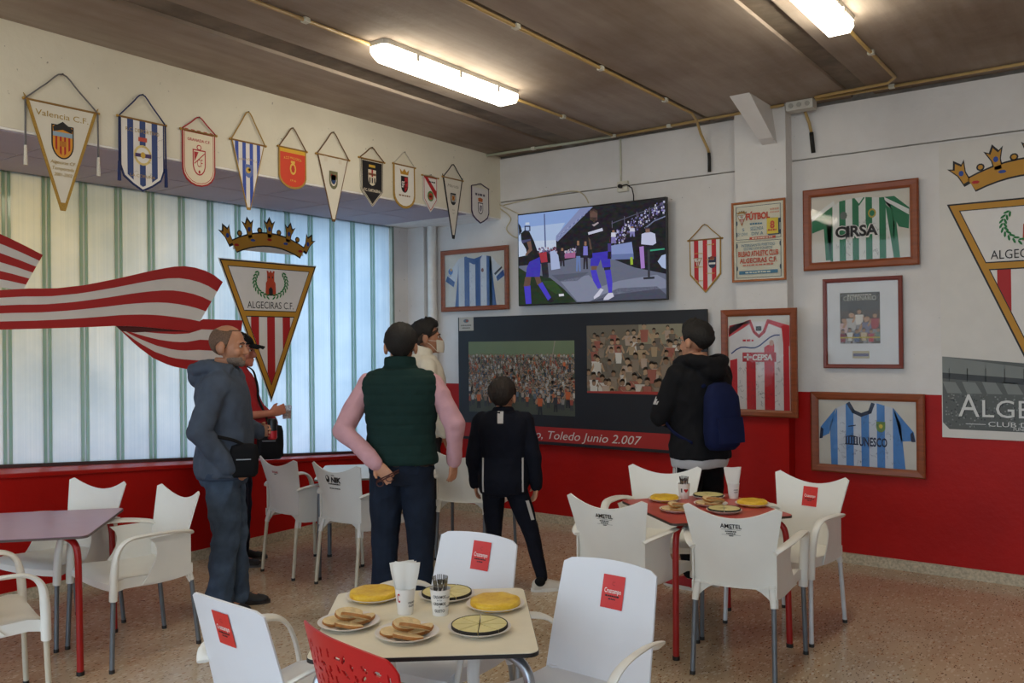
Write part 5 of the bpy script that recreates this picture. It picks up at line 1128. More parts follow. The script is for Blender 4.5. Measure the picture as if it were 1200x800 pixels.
tx('#54546a', (715,205), (1050,75), (1050,80), (715,212)); a.up()
tx('#121118', (930,232), (985,195), (1060,165), (1060,500), (1000,530), (880,515), (850,330)); tx('#8a93b8', (925,240), (985,192), (1060,158), (1060,166), (985,200), (932,250)); a.up()
tx('#8fa0d6', (712,360), (845,335), (855,415), (712,420)); tx('#6f7fb4', (712,420), (855,415), (857,452), (712,456)); tx('#b9c9ec', (1005,470), (1030,430), (1060,420), (1060,525), (1030,510)); a.up()
tx('#b6c4ec', (290,400), (325,388), (350,425), (362,515), (298,526)); tx('#b03242', (210,410), (265,400), (272,470), (225,475)); tx('#23212e', (225,475), (272,470), (280,575), (235,580)); a.up()
def small(x, y0, y1, shirt, leg, h='#a07860'):
    H_ = y1-y0; T([(x-14,y0+H_*.17), (x+14,y0+H_*.17), (x+16,y0+H_*.5), (x-16,y0+H_*.5)], shirt); T([(x-14,y0+H_*.5), (x+14,y0+H_*.5), (x+16,y1), (x+5,y1), (x,y0+H_*.62), (x-6,y1), (x-16,y1)], leg); T([(x-7,y0), (x+7,y0), (x+8,y0+H_*.15), (x-8,y0+H_*.15)], h)
small(490, 325, 535, '#20202c', '#7088c0'); small(540, 330, 520, '#8480d8', '#24222e'); small(378, 375, 500, '#1e1c28', '#1e1c28'); small(728, 255, 345, '#e0e0f0', '#8a80c0'); small(690, 270, 400, '#6a2438', '#201c28'); small(850, 230, 300, '#d8d8ee', '#8884c0')
a.up(); tx('#a9c83a', (834,440), (850,438), (852,490), (836,492)); tx('#b488d6', (893,370), (920,365), (926,515), (902,518)); a.up()
T([(908,282), (935,272), (965,270), (992,282), (998,345), (975,360), (905,352)], '#cfd3f2'); tx('#191822', (925,362), (985,358), (985,480), (925,480)); tx('#8a6a5a', (932,245), (958,243), (960,272), (934,276)); tx('#23202a', (930,238), (960,236), (960,250), (931,252)); a.up()
tx('#34343e', (943,390), (957,390), (958,580), (944,580)); tx('#2a2a32', (915,578), (985,573), (985,588), (918,592)); tx('#3fb08a', (960,390), (1048,381), (1048,390), (960,401)); a.up()
# near player left
tx('#14121a', (58,205), (75,225), (85,260), (62,290)); tx('#16131b', (75,275), (105,252), (140,262), (175,330), (215,440), (135,472), (112,380), (80,330)); a.up(); tx('#4a4a72', (80,322), (150,312), (150,322), (85,345)); tx('#7a5a4c', (120,335), (150,325), (160,390), (112,430), (108,420), (135,380)); tx('#3f35b8', (138,470), (215,436), (222,505), (214,572), (110,573), (118,510)); a.up()
tx('#6a4e42', (105,573), (150,573), (140,640), (92,640)); tx('#6a4e42', (175,573), (215,572), (228,615), (195,630)); tx('#4b3fd0', (96,638), (144,632), (150,757), (108,760)); tx('#4b3fd0', (200,625), (232,608), (295,715), (272,735)); tx('#1a1820', (272,735), (296,712), (315,740), (285,752)); tx('#e6e6f0', (350,690), (385,688), (388,703), (352,707))
T([(104,222), (148,222), (148,258), (126,262), (104,258)], '#2b3050'); a.up(); T([(112,230), (140,230), (140,252), (126,256), (112,252)], '#aec4ec'); T([(112,200), (140,198), (142,215), (110,217)], '#cfdcf2')
# middle player
a.up(); tx('#6b5048', (572,120), (600,108), (625,125), (622,185), (600,200), (575,180)); tx('#1a1620', (568,140), (575,112), (605,100), (628,120), (625,140), (600,122)); tx('#1a1514', (575,165), (622,165), (615,195), (585,195)); a.up()
tx('#17141c', (558,235), (588,208), (640,200), (690,232), (705,300), (695,400), (582,410), (570,300)); a.up(); tx('#d6d8ee', (558,268), (655,238), (660,258), (562,285)); tx('#b8a8b0', (585,215), (600,228), (632,205), (628,196), (600,212)); tx('#5c463c', (560,300), (575,320), (590,420), (575,430)); tx('#4a3c8a', (690,345), (712,345), (715,440), (690,430)); a.up()
tx('#3f35c0', (577,412), (702,396), (708,508), (655,512), (642,452), (625,498), (572,500)); a.up(); tx('#77584a', (578,498), (620,498), (612,527), (580,528)); tx('#20202e', (662,508), (706,506), (704,526), (665,528)); tx('#4b3fd0', (573,527), (612,524), (628,590), (646,645), (622,655), (590,600)); tx('#4b3fd0', (668,527), (708,522), (718,610), (715,680), (692,682), (682,610)); a.up()
tx('#dcdcf0', (640,652), (660,660), (630,705), (595,726), (592,710)); tx('#dcdcf0', (690,684), (720,682), (727,708), (690,730), (657,732), (662,716)); tx('#17141c', (562,385), (585,385), (588,440), (566,450)); tx('#17141c', (690,400), (712,400), (708,450), (688,450))
a.build('screen_picture', tv, 'lit screen with footballers')
# ------------------------------------------------------------------ people
def fuse(mb, name, material, parent, voxel=0.008, it=3, wr=0.0, wf=(9, 9, 5), seed=0.0, fn=None, quilt=None):
    me = bpy.data.meshes.new('tmp'); me.from_pydata(mb.v, [], mb.f)
    bm = bmesh.new(); bm.from_mesh(me); bmesh.ops.recalc_face_normals(bm, faces=bm.faces); bm.to_mesh(me); bm.free()
    ob = bpy.data.objects.new('tmp', me); COL.objects.link(ob)
    m = ob.modifiers.new('r', 'REMESH'); m.mode = 'VOXEL'; m.voxel_size = voxel
    s = ob.modifiers.new('s', 'SMOOTH'); s.factor = 0.5; s.iterations = it
    dg = bpy.context.evaluated_depsgraph_get(); new = bpy.data.meshes.new_from_object(ob.evaluated_get(dg))
    bpy.data.objects.remove(ob); bpy.data.meshes.remove(me)
    if wr or fn or quilt:
        nn = [v.normal.copy() for v in new.vertices]
        for v, n in zip(new.vertices, nn):
            c = v.co; d = 0.0
            if wr:
                p = Vector((c.x*wf[0]+seed, c.y*wf[1], c.z*wf[2])); d += wr*(1-2*abs(mnoise.noise(p)))+0.5*wr*mnoise.noise(p*2.7)
            if quilt: d += quilt(c)
            v.co = c+n*d
            if fn: v.co = fn(v.co)
    new.materials.clear(); new.materials.append(material); new.polygons.foreach_set('use_smooth', [True]*len(new.polygons)); new.update(); new.name = name
    o = bpy.data.objects.new(name, new); COL.objects.link(o)
    if parent is not None: o.parent = parent
    return o
TORSO = [(0.78, 0.150, 0.105, 0.0), (0.86, 0.168, 0.118, -0.008), (0.94, 0.168, 0.118, -0.008), (1.02, 0.155, 0.108, 0.0), (1.10, 0.152, 0.105, 0.005), (1.20, 0.165, 0.112, 0.005), (1.30, 0.182, 0.118, 0.0), (1.37, 0.186, 0.108, -0.008), (1.42, 0.172, 0.092, -0.014), (1.455, 0.125, 0.074, -0.018), (1.485, 0.078, 0.064, -0.016), (1.52, 0.060, 0.060, -0.010)]
def torso(mb, off, z0, z1, wide=1.0, deep=1.0, belly=0.0, n=28, dz=0.025, ex=2.4, lean=0.0, flare=0.0):
    R_ = []; k = max(2, int((z1-z0)/dz))
    for i in range(k+1):
        z = z0+(z1-z0)*i/k
        rx, ry, cy = (lerp_tab(z, [(t[0], t[j]) for t in TORSO]) for j in (1, 2, 3))
        rx = rx*wide+off; ry = ry*deep+off; b = belly*math.exp(-((z-1.04)/0.13)**2); fl_ = flare*max(0, 1-(z-z0)/0.1)
        rx += fl_; ry += fl_; ring = []
        for j in range(n):
            q = 2*math.pi*j/n; c, s = math.cos(q), math.sin(q)
            x = rx*math.copysign(abs(c)**(2/ex), c); y = (ry+(b if s > 0 else 0))*math.copysign(abs(s)**(2/ex), s)
            ring.append((x, y+cy+lean*(z-0.9), z))
        R_.append(ring)
    mb.rings(R_)
def limb(mb, pts, rads, n=14, ball=True):
    P = [Vector(p) for p in pts]; Q = []; r = []
    for i in range(len(P)-1):
        for k in range(5): Q.append(P[i].lerp(P[i+1], k/5)); r.append(rads[i]+(rads[i+1]-rads[i])*k/5)
    Q.append(P[-1]); r.append(rads[-1]); mb.tube(Q, r, n)
    if ball:
        for p, q in zip(P, rads): mb.ball(p, q*0.985, 12, 8)
def hand(mb, w, d, nrm, side, curl=35, spread=1.0, thumb=0.7, k=1.0):
    w, d = Vector(w), Vector(d).normalized(); nrm = Vector(nrm); nrm = (nrm-d*nrm.dot(d)).normalized(); b = d.cross(nrm)*side
    mb.tube([w-d*0.02, w+d*0.02*k, w+d*0.05*k, w+d*0.085*k], [(0.020, 0.026), (0.017, 0.033), (0.0155, 0.040), (0.012, 0.038)], 14, up=tuple(nrm))
    for q, (o, L_) in enumerate(((0.030, 0.066), (0.010, 0.076), (-0.010, 0.071), (-0.029, 0.056))):
        p = w+d*(0.078*k)+b*o; a = R(curl*0.35); P = [p-d*0.012]; P.append(p)
        for seg, f in enumerate((0.45, 0.32, 0.26)):
            dd = (d*math.cos(a)+nrm*math.sin(a)+b*(o*1.2*spread)).normalized(); p = p+dd*(L_*f*k); P.append(p); a += R(curl*0.75)
        mb.tube(P, [0.0095, 0.0095, 0.0088, 0.0082, 0.0065], 9)
    p = w+d*0.022*k+b*0.028; t1 = (d*0.62+b*0.75*thumb+nrm*0.35).normalized(); t2 = (d*0.9+b*0.15+nrm*0.45).normalized()
    mb.tube([p-t1*0.01, p+t1*0.032*k, p+t1*0.032*k+t2*0.030*k], [0.0135, 0.0105, 0.008], 9)
def head_parts(mb, M, s=1.0, jaw=1.0):
    B = lambda c, r: mb.ball(M @ Vector(c), tuple(x*s for x in r), 16, 11, M.to_3x3().normalized())
    B((0, -0.014, 0.147), (0.074, 0.095, 0.086)); B((0, 0.025, 0.105), (0.063, 0.064, 0.085)); B((0, 0.032, 0.052), (0.050*jaw, 0.055, 0.045)); B((0, 0.072, 0.024), (0.024, 0.020, 0.018))
    B((0, 0.076, 0.138), (0.048, 0.016, 0.012)); B((0, 0.086, 0.056), (0.021, 0.011, 0.008)); B((0, 0.084, 0.044), (0.019, 0.011, 0.008))
    for k in (-1, 1):
        B((k*0.036, 0.058, 0.084), (0.022, 0.026, 0.024)); B((k*0.0785, -0.014, 0.108), (0.012, 0.022, 0.034)); B((k*0.010, 0.098, 0.078), (0.009, 0.010, 0.007)); B((k*0.076, -0.004, 0.085), (0.007, 0.010, 0.012))
    mb.tube([M @ Vector(p) for p in ((0, 0.080, 0.132), (0, 0.094, 0.105), (0, 0.108, 0.083), (0, 0.098, 0.074))], [0.008*s, 0.010*s, 0.011*s, 0.008*s], 10)
    mb.tube([M @ Vector(p) for p in ((0, -0.030, -0.09), (0, -0.028, -0.03), (0, -0.020, 0.05))], [0.066*s, 0.057*s, 0.056*s], 16)
def hair_cap(M, s, low, thick, name, material, parent, high=None, quiff=0.0, rough=0.007):
    """shell over the skull: low(az) is the hairline height, high(az) an optional upper limit"""
    n, k = 44, 16; R_ = []
    for i in range(k+1):
        ring = []
        for j in range(n):
            az = 2*math.pi*j/n; z0 = low(abs((az+math.pi) % (2*math.pi)-math.pi)); p0 = math.asin(max(-0.999, min(0.99, (z0-0.147)/0.088)))
            p1 = math.pi/2*0.985 if high is None else math.asin(max(-0.999, min(0.985, (high(abs((az+math.pi) % (2*math.pi)-math.pi))-0.147)/0.088)))
            t = i/k; ph = p0+(p1-p0)*max(0, (t-0.06)/0.94); th = thick*min(1, t*3.5)*(1 if high is None else min(1, (1-t)*4+0.25))
            if t < 0.06: th = -0.008
            f = max(0, math.cos(az))*quiff*max(0, math.sin(ph))
            x, y, z = 0.0755*math.cos(ph)*math.sin(az), 0.0965*math.cos(ph)*math.cos(az), 0.088*math.sin(ph)
            d = Vector((x, y, z)).normalized(); q = Vector((x, y, z))+d*(th+f)+Vector((0, f*0.6, f*0.4))
            q += d*rough*mnoise.noise(q*60)*(1 if t > 0.1 else 0)
            ring.append(M @ (q+Vector((0, -0.014, 0.147))))
        R_.append(ring)
    return MB().rings(R_, cap=True).build(name, material, parent, smooth=True)
def lowhair(front, side, back):
    return lambda az: lerp_tab(az, [(0, front), (R(48), front-0.004), (R(62), front-0.035), (R(74), side), (R(88), side), (R(96), side+0.035), (R(118), side+0.012), (R(135), back+0.01), (R(180), back)])
def headM(base, yaw=0, pitch=0, roll=0, s=1.0):
    return Matrix.Translation(base) @ Matrix.Rotation(R(yaw), 4, 'Z') @ Matrix.Rotation(R(pitch), 4, 'X') @ Matrix.Rotation(R(roll), 4, 'Y') @ Matrix.Scale(s, 4)
def eyes(M, parent, s=1.0, iris='#2a1c12'):
    for k in (-1, 1):
        e = MB().ball(M @ Vector((k*0.030, 0.0765, 0.118)), 0.0100*s, 10, 8).build('eye', mat('#b8aca2', 0.35), parent, smooth=True)
        MB().ball(M @ Vector((k*0.031, 0.0848, 0.118)), 0.0052*s, 8, 6).build('iris', mat(iris, 0.25), e, smooth=True)
        MB().tube([M @ Vector((k*0.014, 0.092, 0.134)), M @ Vector((k*0.032, 0.092, 0.139)), M @ Vector((k*0.050, 0.080, 0.133))], [0.003*s, 0.0042*s, 0.002*s], 6).build('eyebrow', mat('#1e1712', 0.8), parent, smooth=True)
def shoe(parent, ankle, toe, upper, sole, L_=0.275, k=1.0, hi=0.0):
    ax, ay, _ = ankle; d = Vector((toe[0], toe[1], 0)).normalized(); b = Vector((d.y, -d.x, 0)); P = lambda f, s, z: Vector((ax, ay, 0))+d*f*k+b*s*k+Vector((0, 0, z*k))
    m = MB(); R_ = []
    for f, w, h in ((-0.075, 0.018, 0.050), (-0.068, 0.030, 0.075), (-0.035, 0.036, 0.098+hi), (0.02, 0.038, 0.094+hi), (0.07, 0.042, 0.076), (0.12, 0.047, 0.062), (0.165, 0.044, 0.052), (0.19, 0.030, 0.042), (0.198, 0.014, 0.034)):
        R_.append([P(f, w*math.cos(R(q)), 0.018+(h-0.018)*max(0, math.sin(R(q)))**0.8) if 0 <= q <= 180 else P(f, w*math.cos(R(q)), 0.016) for q in range(0, 360, 24)])
    m.rings(R_); o = fuse(m, 'shoe', upper, parent, 0.007, 2)
    out = []
    for q in range(0, 360, 15):
        c, s = math.cos(R(q)), math.sin(R(q)); out.append(P(0.062+0.146*c, (0.044+0.004*c)*s, 0))
    s_ = MB(); s_.rings([[p+Vector((0, 0, z)) for p in out] for z in (0.0, 0.012*k, 0.024*k)]); s_.build('sole', sole, o, smooth='auto')
    return o
def trousers(parent, material, hips, legs, rad, wide=1.0, deep=1.0, top=0.93, wr=0.006, seed=0.0, cuffz=0.06, lean=0.0):
    m = MB(); torso(m, 0.012, 0.78, top, wide, deep, lean=lean)
    for s in 'LR':
        knee, ank = legs[s][:2]; h = hips[s]; a = Vector(ank); a.z = cuffz; kn = Vector(knee)
        limb(m, [h, (Vector(h)+kn)/2, kn, (kn+a)/2, a], rad)
    return fuse(m, 'trousers', material, parent, 0.009, 3, wr, (10, 10, 7), seed)
def body(label, loc, face, legs, arms, M, skin, wide=1.0, s=1.0, deep=1.0, grp=None, hs=1.0, neck=True, hk=1.0, jaw=1.0):
    """skin: head, neck, trunk, limbs and hands as one continuous mesh; this is the person's root"""
    m = MB(); torso(m, -0.012, 0.80, 1.50, wide, deep); head_parts(m, M, hs, jaw)
    for k, sg in (('L', -1), ('R', 1)):
        A = arms[k]; sh_ = A.get('sh', (sg*0.165*wide, -0.012, 1.395)); limb(m, [sh_, A['el'], A['wr']], [0.045, 0.036, 0.026], 12); hand(m, A['wr'], A['d'], A['n'], A.get('side', sg), A.get('curl', 35), thumb=A.get('th', 0.7), k=hk)
        kn, an = legs[k][:2]; limb(m, [(sg*0.085*wide, 0, 0.86), kn, an], [0.066, 0.046, 0.034], 12); t = Vector((legs[k][2][0], legs[k][2][1], 0)).normalized()
        m.tube([Vector(an)+Vector((0, 0, -0.03))-t*0.03, Vector((an[0], an[1], 0.05))+t*0.06, Vector((an[0], an[1], 0.042))+t*0.13], [0.026, 0.026, 0.02], 10)
    o = fuse(m, 'person', skin, None, 0.006, 2); o.location = (loc[0], loc[1], 0); o.rotation_euler = facing(*face); o.scale = (s, s, s)
    tag(o, label, 'person'); return o
def garment(parent, name, material, z0, z1, arms, off=0.02, wide=1.0, deep=1.0, belly=0.0, sleeve='long', srad=(0.066, 0.056, 0.050, 0.044, 0.040), wr=0.006, seed=0.0, extra=None, voxel=0.009, flare=0.0, quilt=None, lean=0.0, wf=(9, 9, 6)):
    m = MB(); torso(m, off, z0, z1, wide, deep, belly, flare=flare, lean=lean)
    if sleeve:
        for k, sg in (('L', -1), ('R', 1)):
            A = arms[k]; sh_ = Vector(A.get('sh', (sg*0.165*wide, -0.012, 1.395))); el = Vector(A['el']); wr_ = Vector(A['wr'])
            if sleeve == 'long': limb(m, [sh_, (sh_+el)/2, el, (el+wr_)/2, wr_], srad)
            else: limb(m, [sh_, sh_.lerp(el, 0.72)], srad[:2])
    if extra: extra(m)
    return fuse(m, name, material, parent, voxel, 3, wr, wf, seed, quilt=quilt)
def cloth(h, var=0.10, sc=18, b=0.25): return mat(h, 0.85, var=var, scale=sc, bump=b, bscale=260, spec=0.2)
SKIN = mat('#b98264', 0.5, var=0.06, scale=25); SKIN2 = mat('#c48d6e', 0.5, var=0.06, scale=25); SKIN3 = mat('#a9765a', 0.5, var=0.06, scale=25)
HAIR = mat('#15100d', 0.7, var=0.3, scale=90, bump=0.6, bscale=160); HAIRB = mat('#211610', 0.7, var=0.3, scale=90, bump=0.6, bscale=160)
HIP = {'L': (-0.088, -0.004, 0.86), 'R': (0.088, -0.004, 0.86)}
def add_on(parent, mb, name, material, **kw): return mb.build(name, material, parent, smooth=True, **kw)

def surf(o, p, d):
    """first point of o met from p along d, in o's own space"""
    h, q, n, i = o.ray_cast(Vector(p), Vector(d).normalized())
    return (q, n) if h else (Vector(p)+Vector(d).normalized(), -Vector(d))
def patch(o, pts, d, name, material, parent, th=0.004):
    G = []
    for row in pts:
        G.append([])
        for p in row: q, n = surf(o, p, d); G[-1].append(q+n*th*0.6)
    return MB().shell(G, th).build(name, material, parent, smooth='auto')
# --- man in the blue grey hooded jacket
legs = {'L': ((-0.075, 0.05, 0.47), (-0.07, 0.06, 0.09), (0.1, 1)), 'R': ((0.10, 0.015, 0.47), (0.105, -0.03, 0.09), (0.25, 1))}
arms = {'L': dict(el=(-0.235, 0.02, 1.12), wr=(-0.10, 0.205, 1.085), d=(0.55, 0.75, 0.05), n=(0.8, -0.4, 0), curl=62), 'R': dict(el=(0.245, -0.115, 1.12), wr=(0.185, 0.045, 0.90), d=(-0.25, 0.75, -0.5), n=(-1, 0, 0), curl=30)}
M = headM((0, 0.032, 1.495), yaw=-16, pitch=-2, s=1.12)
man = body('man in a blue grey hooded jacket and faded jeans, shaven head, grey beard', (-4.63, 3.27), (0.66, 0.75), legs, arms, M, SKIN, s=1.0, hs=1.12)
hair_cap(M, 1, lambda az: lerp_tab(az, [(0, 0.204), (R(52), 0.203), (R(66), 0.150), (R(76), 0.098), (R(86), 0.098), (R(94), 0.140), (R(112), 0.125), (R(130), 0.075), (R(180), 0.065)]), 0.002, 'cropped_hair', mat('#6a5242', 0.8, var=0.3, scale=120), man, high=lambda az: lerp_tab(az, [(0, 0.206), (R(52), 0.207), (R(66), 0.190), (R(80), 0.192), (R(110), 0.206), (R(180), 0.216)]), rough=0.001); eyes(M, man)
m = MB(); m.ball(M @ Vector((0, 0.034, 0.044)), (0.060, 0.066, 0.044), 16, 10); m.ball(M @ Vector((0, 0.072, 0.024)), (0.030, 0.026, 0.024), 12, 8); fuse(m, 'beard', mat('#7a6a60', 0.9, var=0.35, scale=150), man, 0.006, 2)
def hood(m):
    m.tube(curve([(-0.125, 0.055, 1.47), (-0.135, -0.05, 1.50), (-0.09, -0.135, 1.49), (0, -0.165, 1.475), (0.09, -0.135, 1.49), (0.135, -0.05, 1.50), (0.125, 0.055, 1.47)], 5), 0.040, 14)
    m.ball((0, -0.145, 1.44), (0.105, 0.060, 0.070), 16, 10); m.tube([(-0.10, 0.07, 1.46), (0, 0.10, 1.43), (0.10, 0.07, 1.46)], 0.028, 10)
JK = cloth('#4a5362')
jk = garment(man, 'hooded_jacket', JK, 0.835, 1.50, arms, 0.030, 1.06, 1.12, 0.02, srad=(0.082, 0.070, 0.064, 0.056, 0.050), wr=0.010, seed=3.1, extra=hood, flare=0.0)
m = MB(); torso(m, 0.036, 0.815, 0.865, 1.04, 1.1); fuse(m, 'waistband', cloth('#3c485c'), jk, 0.009, 2)
m = MB(); limb(m, [(-0.13, 0.17, 1.088), (-0.10, 0.205, 1.085)], [0.045, 0.043]); fuse(m, 'cuff', cloth('#3c485c'), jk, 0.008, 2)
JEAN = cloth('#47566a', 0.3, 9)
trousers(man, JEAN, HIP, legs, [0.098, 0.092, 0.076, 0.072, 0.076], 1.03, 1.08, 0.90, 0.014, 1.7, 0.035)
for k in 'LR': shoe(man, legs[k][1], legs[k][2], mat('#1c1b1e', 0.6), mat('#2a2624', 0.7))
def place(root, p): return root.matrix_basis @ Vector(p)
bpy.context.view_layer.update()
cn = thing('drink_can', 'black and red drink can held by the man in the hooded jacket', 'can', place(man, (-0.030, 0.290, 1.035)))
MB().lathe([(0.0, 0), (0.022, 0), (0.0285, 0.008), (0.029, 0.012), (0.029, 0.055)], 20, cap=False).build('can_lower', mat('#b3222a', 0.35, 0.3), cn, smooth='auto')
MB().lathe([(0.029, 0.055), (0.029, 0.118), (0.025, 0.128), (0.024, 0.130), (0.0, 0.127)], 20, cap=False).build('can_upper', mat('#1b1c1e', 0.35, 0.3), cn, smooth='auto')
def bag(root, c, sz, label, strap, m):
    t = thing('crossbody_bag', label, 'bag', place(root, c), root.rotation_euler); b = MB(); x, y, z = sz; b.rings([[(x*k*math.copysign(abs(math.cos(q))**0.6, math.cos(q)), y*k*math.copysign(abs(math.sin(q))**0.6, math.sin(q)), h) for q in (2*math.pi*i/20 for i in range(20))] for k, h in ((0.75, 0), (0.95, 0.02), (1.0, z*0.4), (0.98, z*0.8), (0.85, z*0.96), (0.5, z))]); b.build('bag_body', m, t, smooth=True)
    MB().tube(curve([Vector(p)-Vector(c) for p in strap], 6), [(0.004, 0.014)]*(6*(len(strap)-1)+1), 8, up=(0.3, 0.6, 0.3)).build('strap', m, t, smooth=True)
    MB().tube([(x*1.0, -y*0.5, z*0.55), (x*1.0, y*0.5, z*0.55)], 0.004, 6).build('zip', mat('#9a9a9c', 0.3, 0.8), t); return t
BLK = cloth('#131316')
bag(man, (0.175, 0.135, 0.835), (0.045, 0.085, 0.20), 'small black bag at the waist of the man in the hooded jacket', [(0.175, 0.16, 1.01), (0.21, 0.08, 1.06), (0.235, -0.02, 1.09)], BLK)

# --- man in the red shirt and black cap
legs = {'L': ((-0.10, 0.02, 0.47), (-0.10, 0.0, 0.09), (-0.1, 1)), 'R': ((0.10, 0.03, 0.47), (0.10, 0.01, 0.09), (0.2, 1))}
arms = {'L': dict(el=(-0.27, -0.02, 1.12), wr=(-0.20, 0.17, 1.03), d=(0.5, 0.8, 0), n=(0.6, -0.4, 0), curl=45), 'R': dict(el=(0.285, 0.04, 1.12), wr=(0.13, 0.285, 1.135), d=(-0.35, 0.85, 0.25), n=(-0.9, -0.35, 0), curl=60)}
M = headM((0, 0.035, 1.475), yaw=-8, pitch=-3, s=1.12)
red = body('man in a red shirt and black cap holding a glass by the window', (-5.52, 4.00), (0.74, 0.67), legs, arms, M, mat('#b5705a', 0.5, var=0.06, scale=25), wide=1.08, s=0.995, hs=1.12)
hair_cap(M, 1, lowhair(0.16, 0.10, 0.06), 0.005, 'hair', mat('#5a5048', 0.8, var=0.3, scale=90), red); eyes(M, red)
m = MB(); R_ = []
for i in range(9):
    ph = R(12+76*i/8); R_.append([M @ (Vector((0.083*math.cos(ph)*math.sin(2*math.pi*j/32), 0.106*math.cos(ph)*math.cos(2*math.pi*j/32), 0.100*math.sin(ph)))+Vector((0, -0.012, 0.140))) for j in range(32)])
m.rings(R_); cap_ = m.build('cap', BLK, red, smooth=True)
m = MB(); m.shell([[M @ Vector((x*(0.072 if t < 1 else 0.060), 0.080+0.085*t*(1-0.35*x*x), 0.165-0.018*t-0.020*x*x)) for x in (-1, -0.7, -0.35, 0, 0.35, 0.7, 1)] for t in (0, 0.35, 0.7, 1.0)], 0.005); m.build('brim', BLK, cap_, smooth='auto')
RS = cloth('#a3262c', 0.08)
rs_ = garment(red, 'shirt', RS, 0.86, 1.495, arms, 0.022, 1.13, 1.15, 0.165, sleeve='short', srad=(0.084, 0.072), wr=0.006, seed=5.0)
trousers(red, cloth('#1d2233'), HIP, legs, [0.100, 0.092, 0.074, 0.068, 0.068], 1.08, 1.12, 0.93, 0.008, 4.0, 0.04)
for k in 'LR': shoe(red, legs[k][1], legs[k][2], mat('#17161a', 0.6), mat('#5a5656', 0.7))
bpy.context.view_layer.update()
def _clear(nt, p, out):
    p.inputs['Base Color'].default_value = (0.9, 0.9, 0.92, 1); p.inputs['Transmission Weight'].default_value = 0.85; p.inputs['Roughness'].default_value = 0.12
    tc = nd(nt, 'TexCoord'); n = nd(nt, 'TexNoise', Scale=60.0); nt.links.new(tc.outputs['Object'], n.inputs['Vector']); nt.links.new(ramp(nt, n.outputs['Fac'], [(0.3, '#d9c9c4'), (0.7, '#f4f4f6')]), p.inputs['Base Color'])
gl = thing('drinking_glass', 'clear plastic glass with ice held by the man in red', 'glass', place(red, (0.045, 0.388, 1.085)))
MB().lathe([(0.0, 0), (0.030, 0), (0.036, 0.10), (0.0345, 0.10), (0.0285, 0.004), (0.0, 0.004)], 20, cap=False).build('glass_wall', node_mat('clear_plastic', _clear), gl, smooth='auto')
MB().lathe([(0.0, 0.005), (0.028, 0.005), (0.032, 0.060), (0.0, 0.060)], 18, cap=False).build('drink', mat('#c9a9a0', 0.3), gl, smooth='auto')
bag(red, (0.165, 0.285, 0.80), (0.055, 0.095, 0.25), 'black shoulder bag of the man in the red shirt', [(0.165, 0.285, 1.03)]+[surf(rs_, p, (0, -1, 0))[0]+Vector((0, 0.008, 0)) for p in ((0.13, 1, 1.08), (0.085, 1, 1.16), (0.04, 1, 1.24), (0.0, 1, 1.31), (-0.05, 1, 1.38))]+[(-0.10, 0.105, 1.455), (-0.125, 0.0, 1.50)], BLK)

# --- man in the green quilted vest
legs = {'L': ((-0.110, 0.02, 0.46), (-0.115, -0.02, 0.09), (-0.3, 1)), 'R': ((0.110, 0.02, 0.46), (0.115, -0.02, 0.09), (0.3, 1))}
arms = {'L': dict(sh=(-0.20, -0.012, 1.385), el=(-0.335, -0.115, 1.115), wr=(-0.115, -0.205, 0.925), d=(0.70, -0.10, -0.72), n=(-0.1, -1, 0.1), side=1, curl=22), 'R': dict(sh=(0.20, -0.012, 1.385), el=(0.335, -0.03, 1.135), wr=(0.315, 0.06, 0.905), d=(-0.08, 0.15, -1), n=(-0.7, 0.5, 0), curl=25)}
M = headM((0.0, 0.022, 1.478), yaw=6, pitch=3, s=1.16)
vest = body('man in a dark green quilted vest and pink shirt, hand behind his back', (-3.69, 3.87), (-0.55, 0.835), legs, arms, M, SKIN2, wide=1.12, s=1.0, hs=1.16)
hair_cap(M, 1, lowhair(0.19, 0.085, 0.055), 0.013, 'hair', HAIR, vest); eyes(M, vest)
PINK = cloth('#cfa0a8', 0.05)
garment(vest, 'shirt', PINK, 0.90, 1.41, arms, 0.012, 1.12, 1.0, srad=(0.066, 0.062, 0.058, 0.050, 0.043), wr=0.008, seed=2.0)
def vcol(m):
    m.tube([(0, -0.016, 1.44), (0, -0.012, 1.50), (0, -0.006, 1.545)], [(0.100, 0.118), (0.082, 0.098), (0.078, 0.092)], 24, up=(0, 1, 0))
    for s in (-1, 1): m.ball((s*0.165, -0.016, 1.39), (0.070, 0.098, 0.075), 14, 10)
vs2 = garment(vest, 'quilted_vest', cloth('#1a322f', 0.08), 0.90, 1.475, arms, 0.036, 1.12, 1.10, sleeve=None, extra=vcol, wr=0.004, seed=6.0, voxel=0.008, quilt=lambda c: 0.006*abs(math.sin((c.z-0.90)*math.pi/0.060))**0.5-0.004, flare=0.0)
m = MB(); torso(m, 0.020, 0.885, 0.925, 1.12, 1.04); fuse(m, 'belt', mat('#2a211c', 0.5), vest, 0.009, 2)
DJ = cloth('#1d2636', 0.2, 9)
vj = trousers(vest, DJ, HIP, legs, [0.104, 0.098, 0.082, 0.074, 0.070], 1.10, 1.08, 0.91, 0.008, 8.0, 0.04)
for s_ in (-1, 1):
    patch(vj, [[(s_*0.09+x*0.058*(1-0.12*t), -0.6, 0.845-0.13*t-(0.016*(1-abs(x)) if t == 1 else 0)) for x in (-1, -0.5, 0, 0.5, 1)] for t in (0, 0.33, 0.66, 1)], (0, 1, 0), 'back_pocket', DJ, vj, 0.003)
for k in 'LR': shoe(vest, legs[k][1], legs[k][2], mat('#2b221d', 0.5), mat('#1c1816', 0.7))
bpy.context.view_layer.update()
gs_ = thing('folded_glasses', 'brown folded spectacles held behind the back of the vest wearer', 'glasses', place(vest, (-0.045, -0.245, 0.845)), vest.rotation_euler)
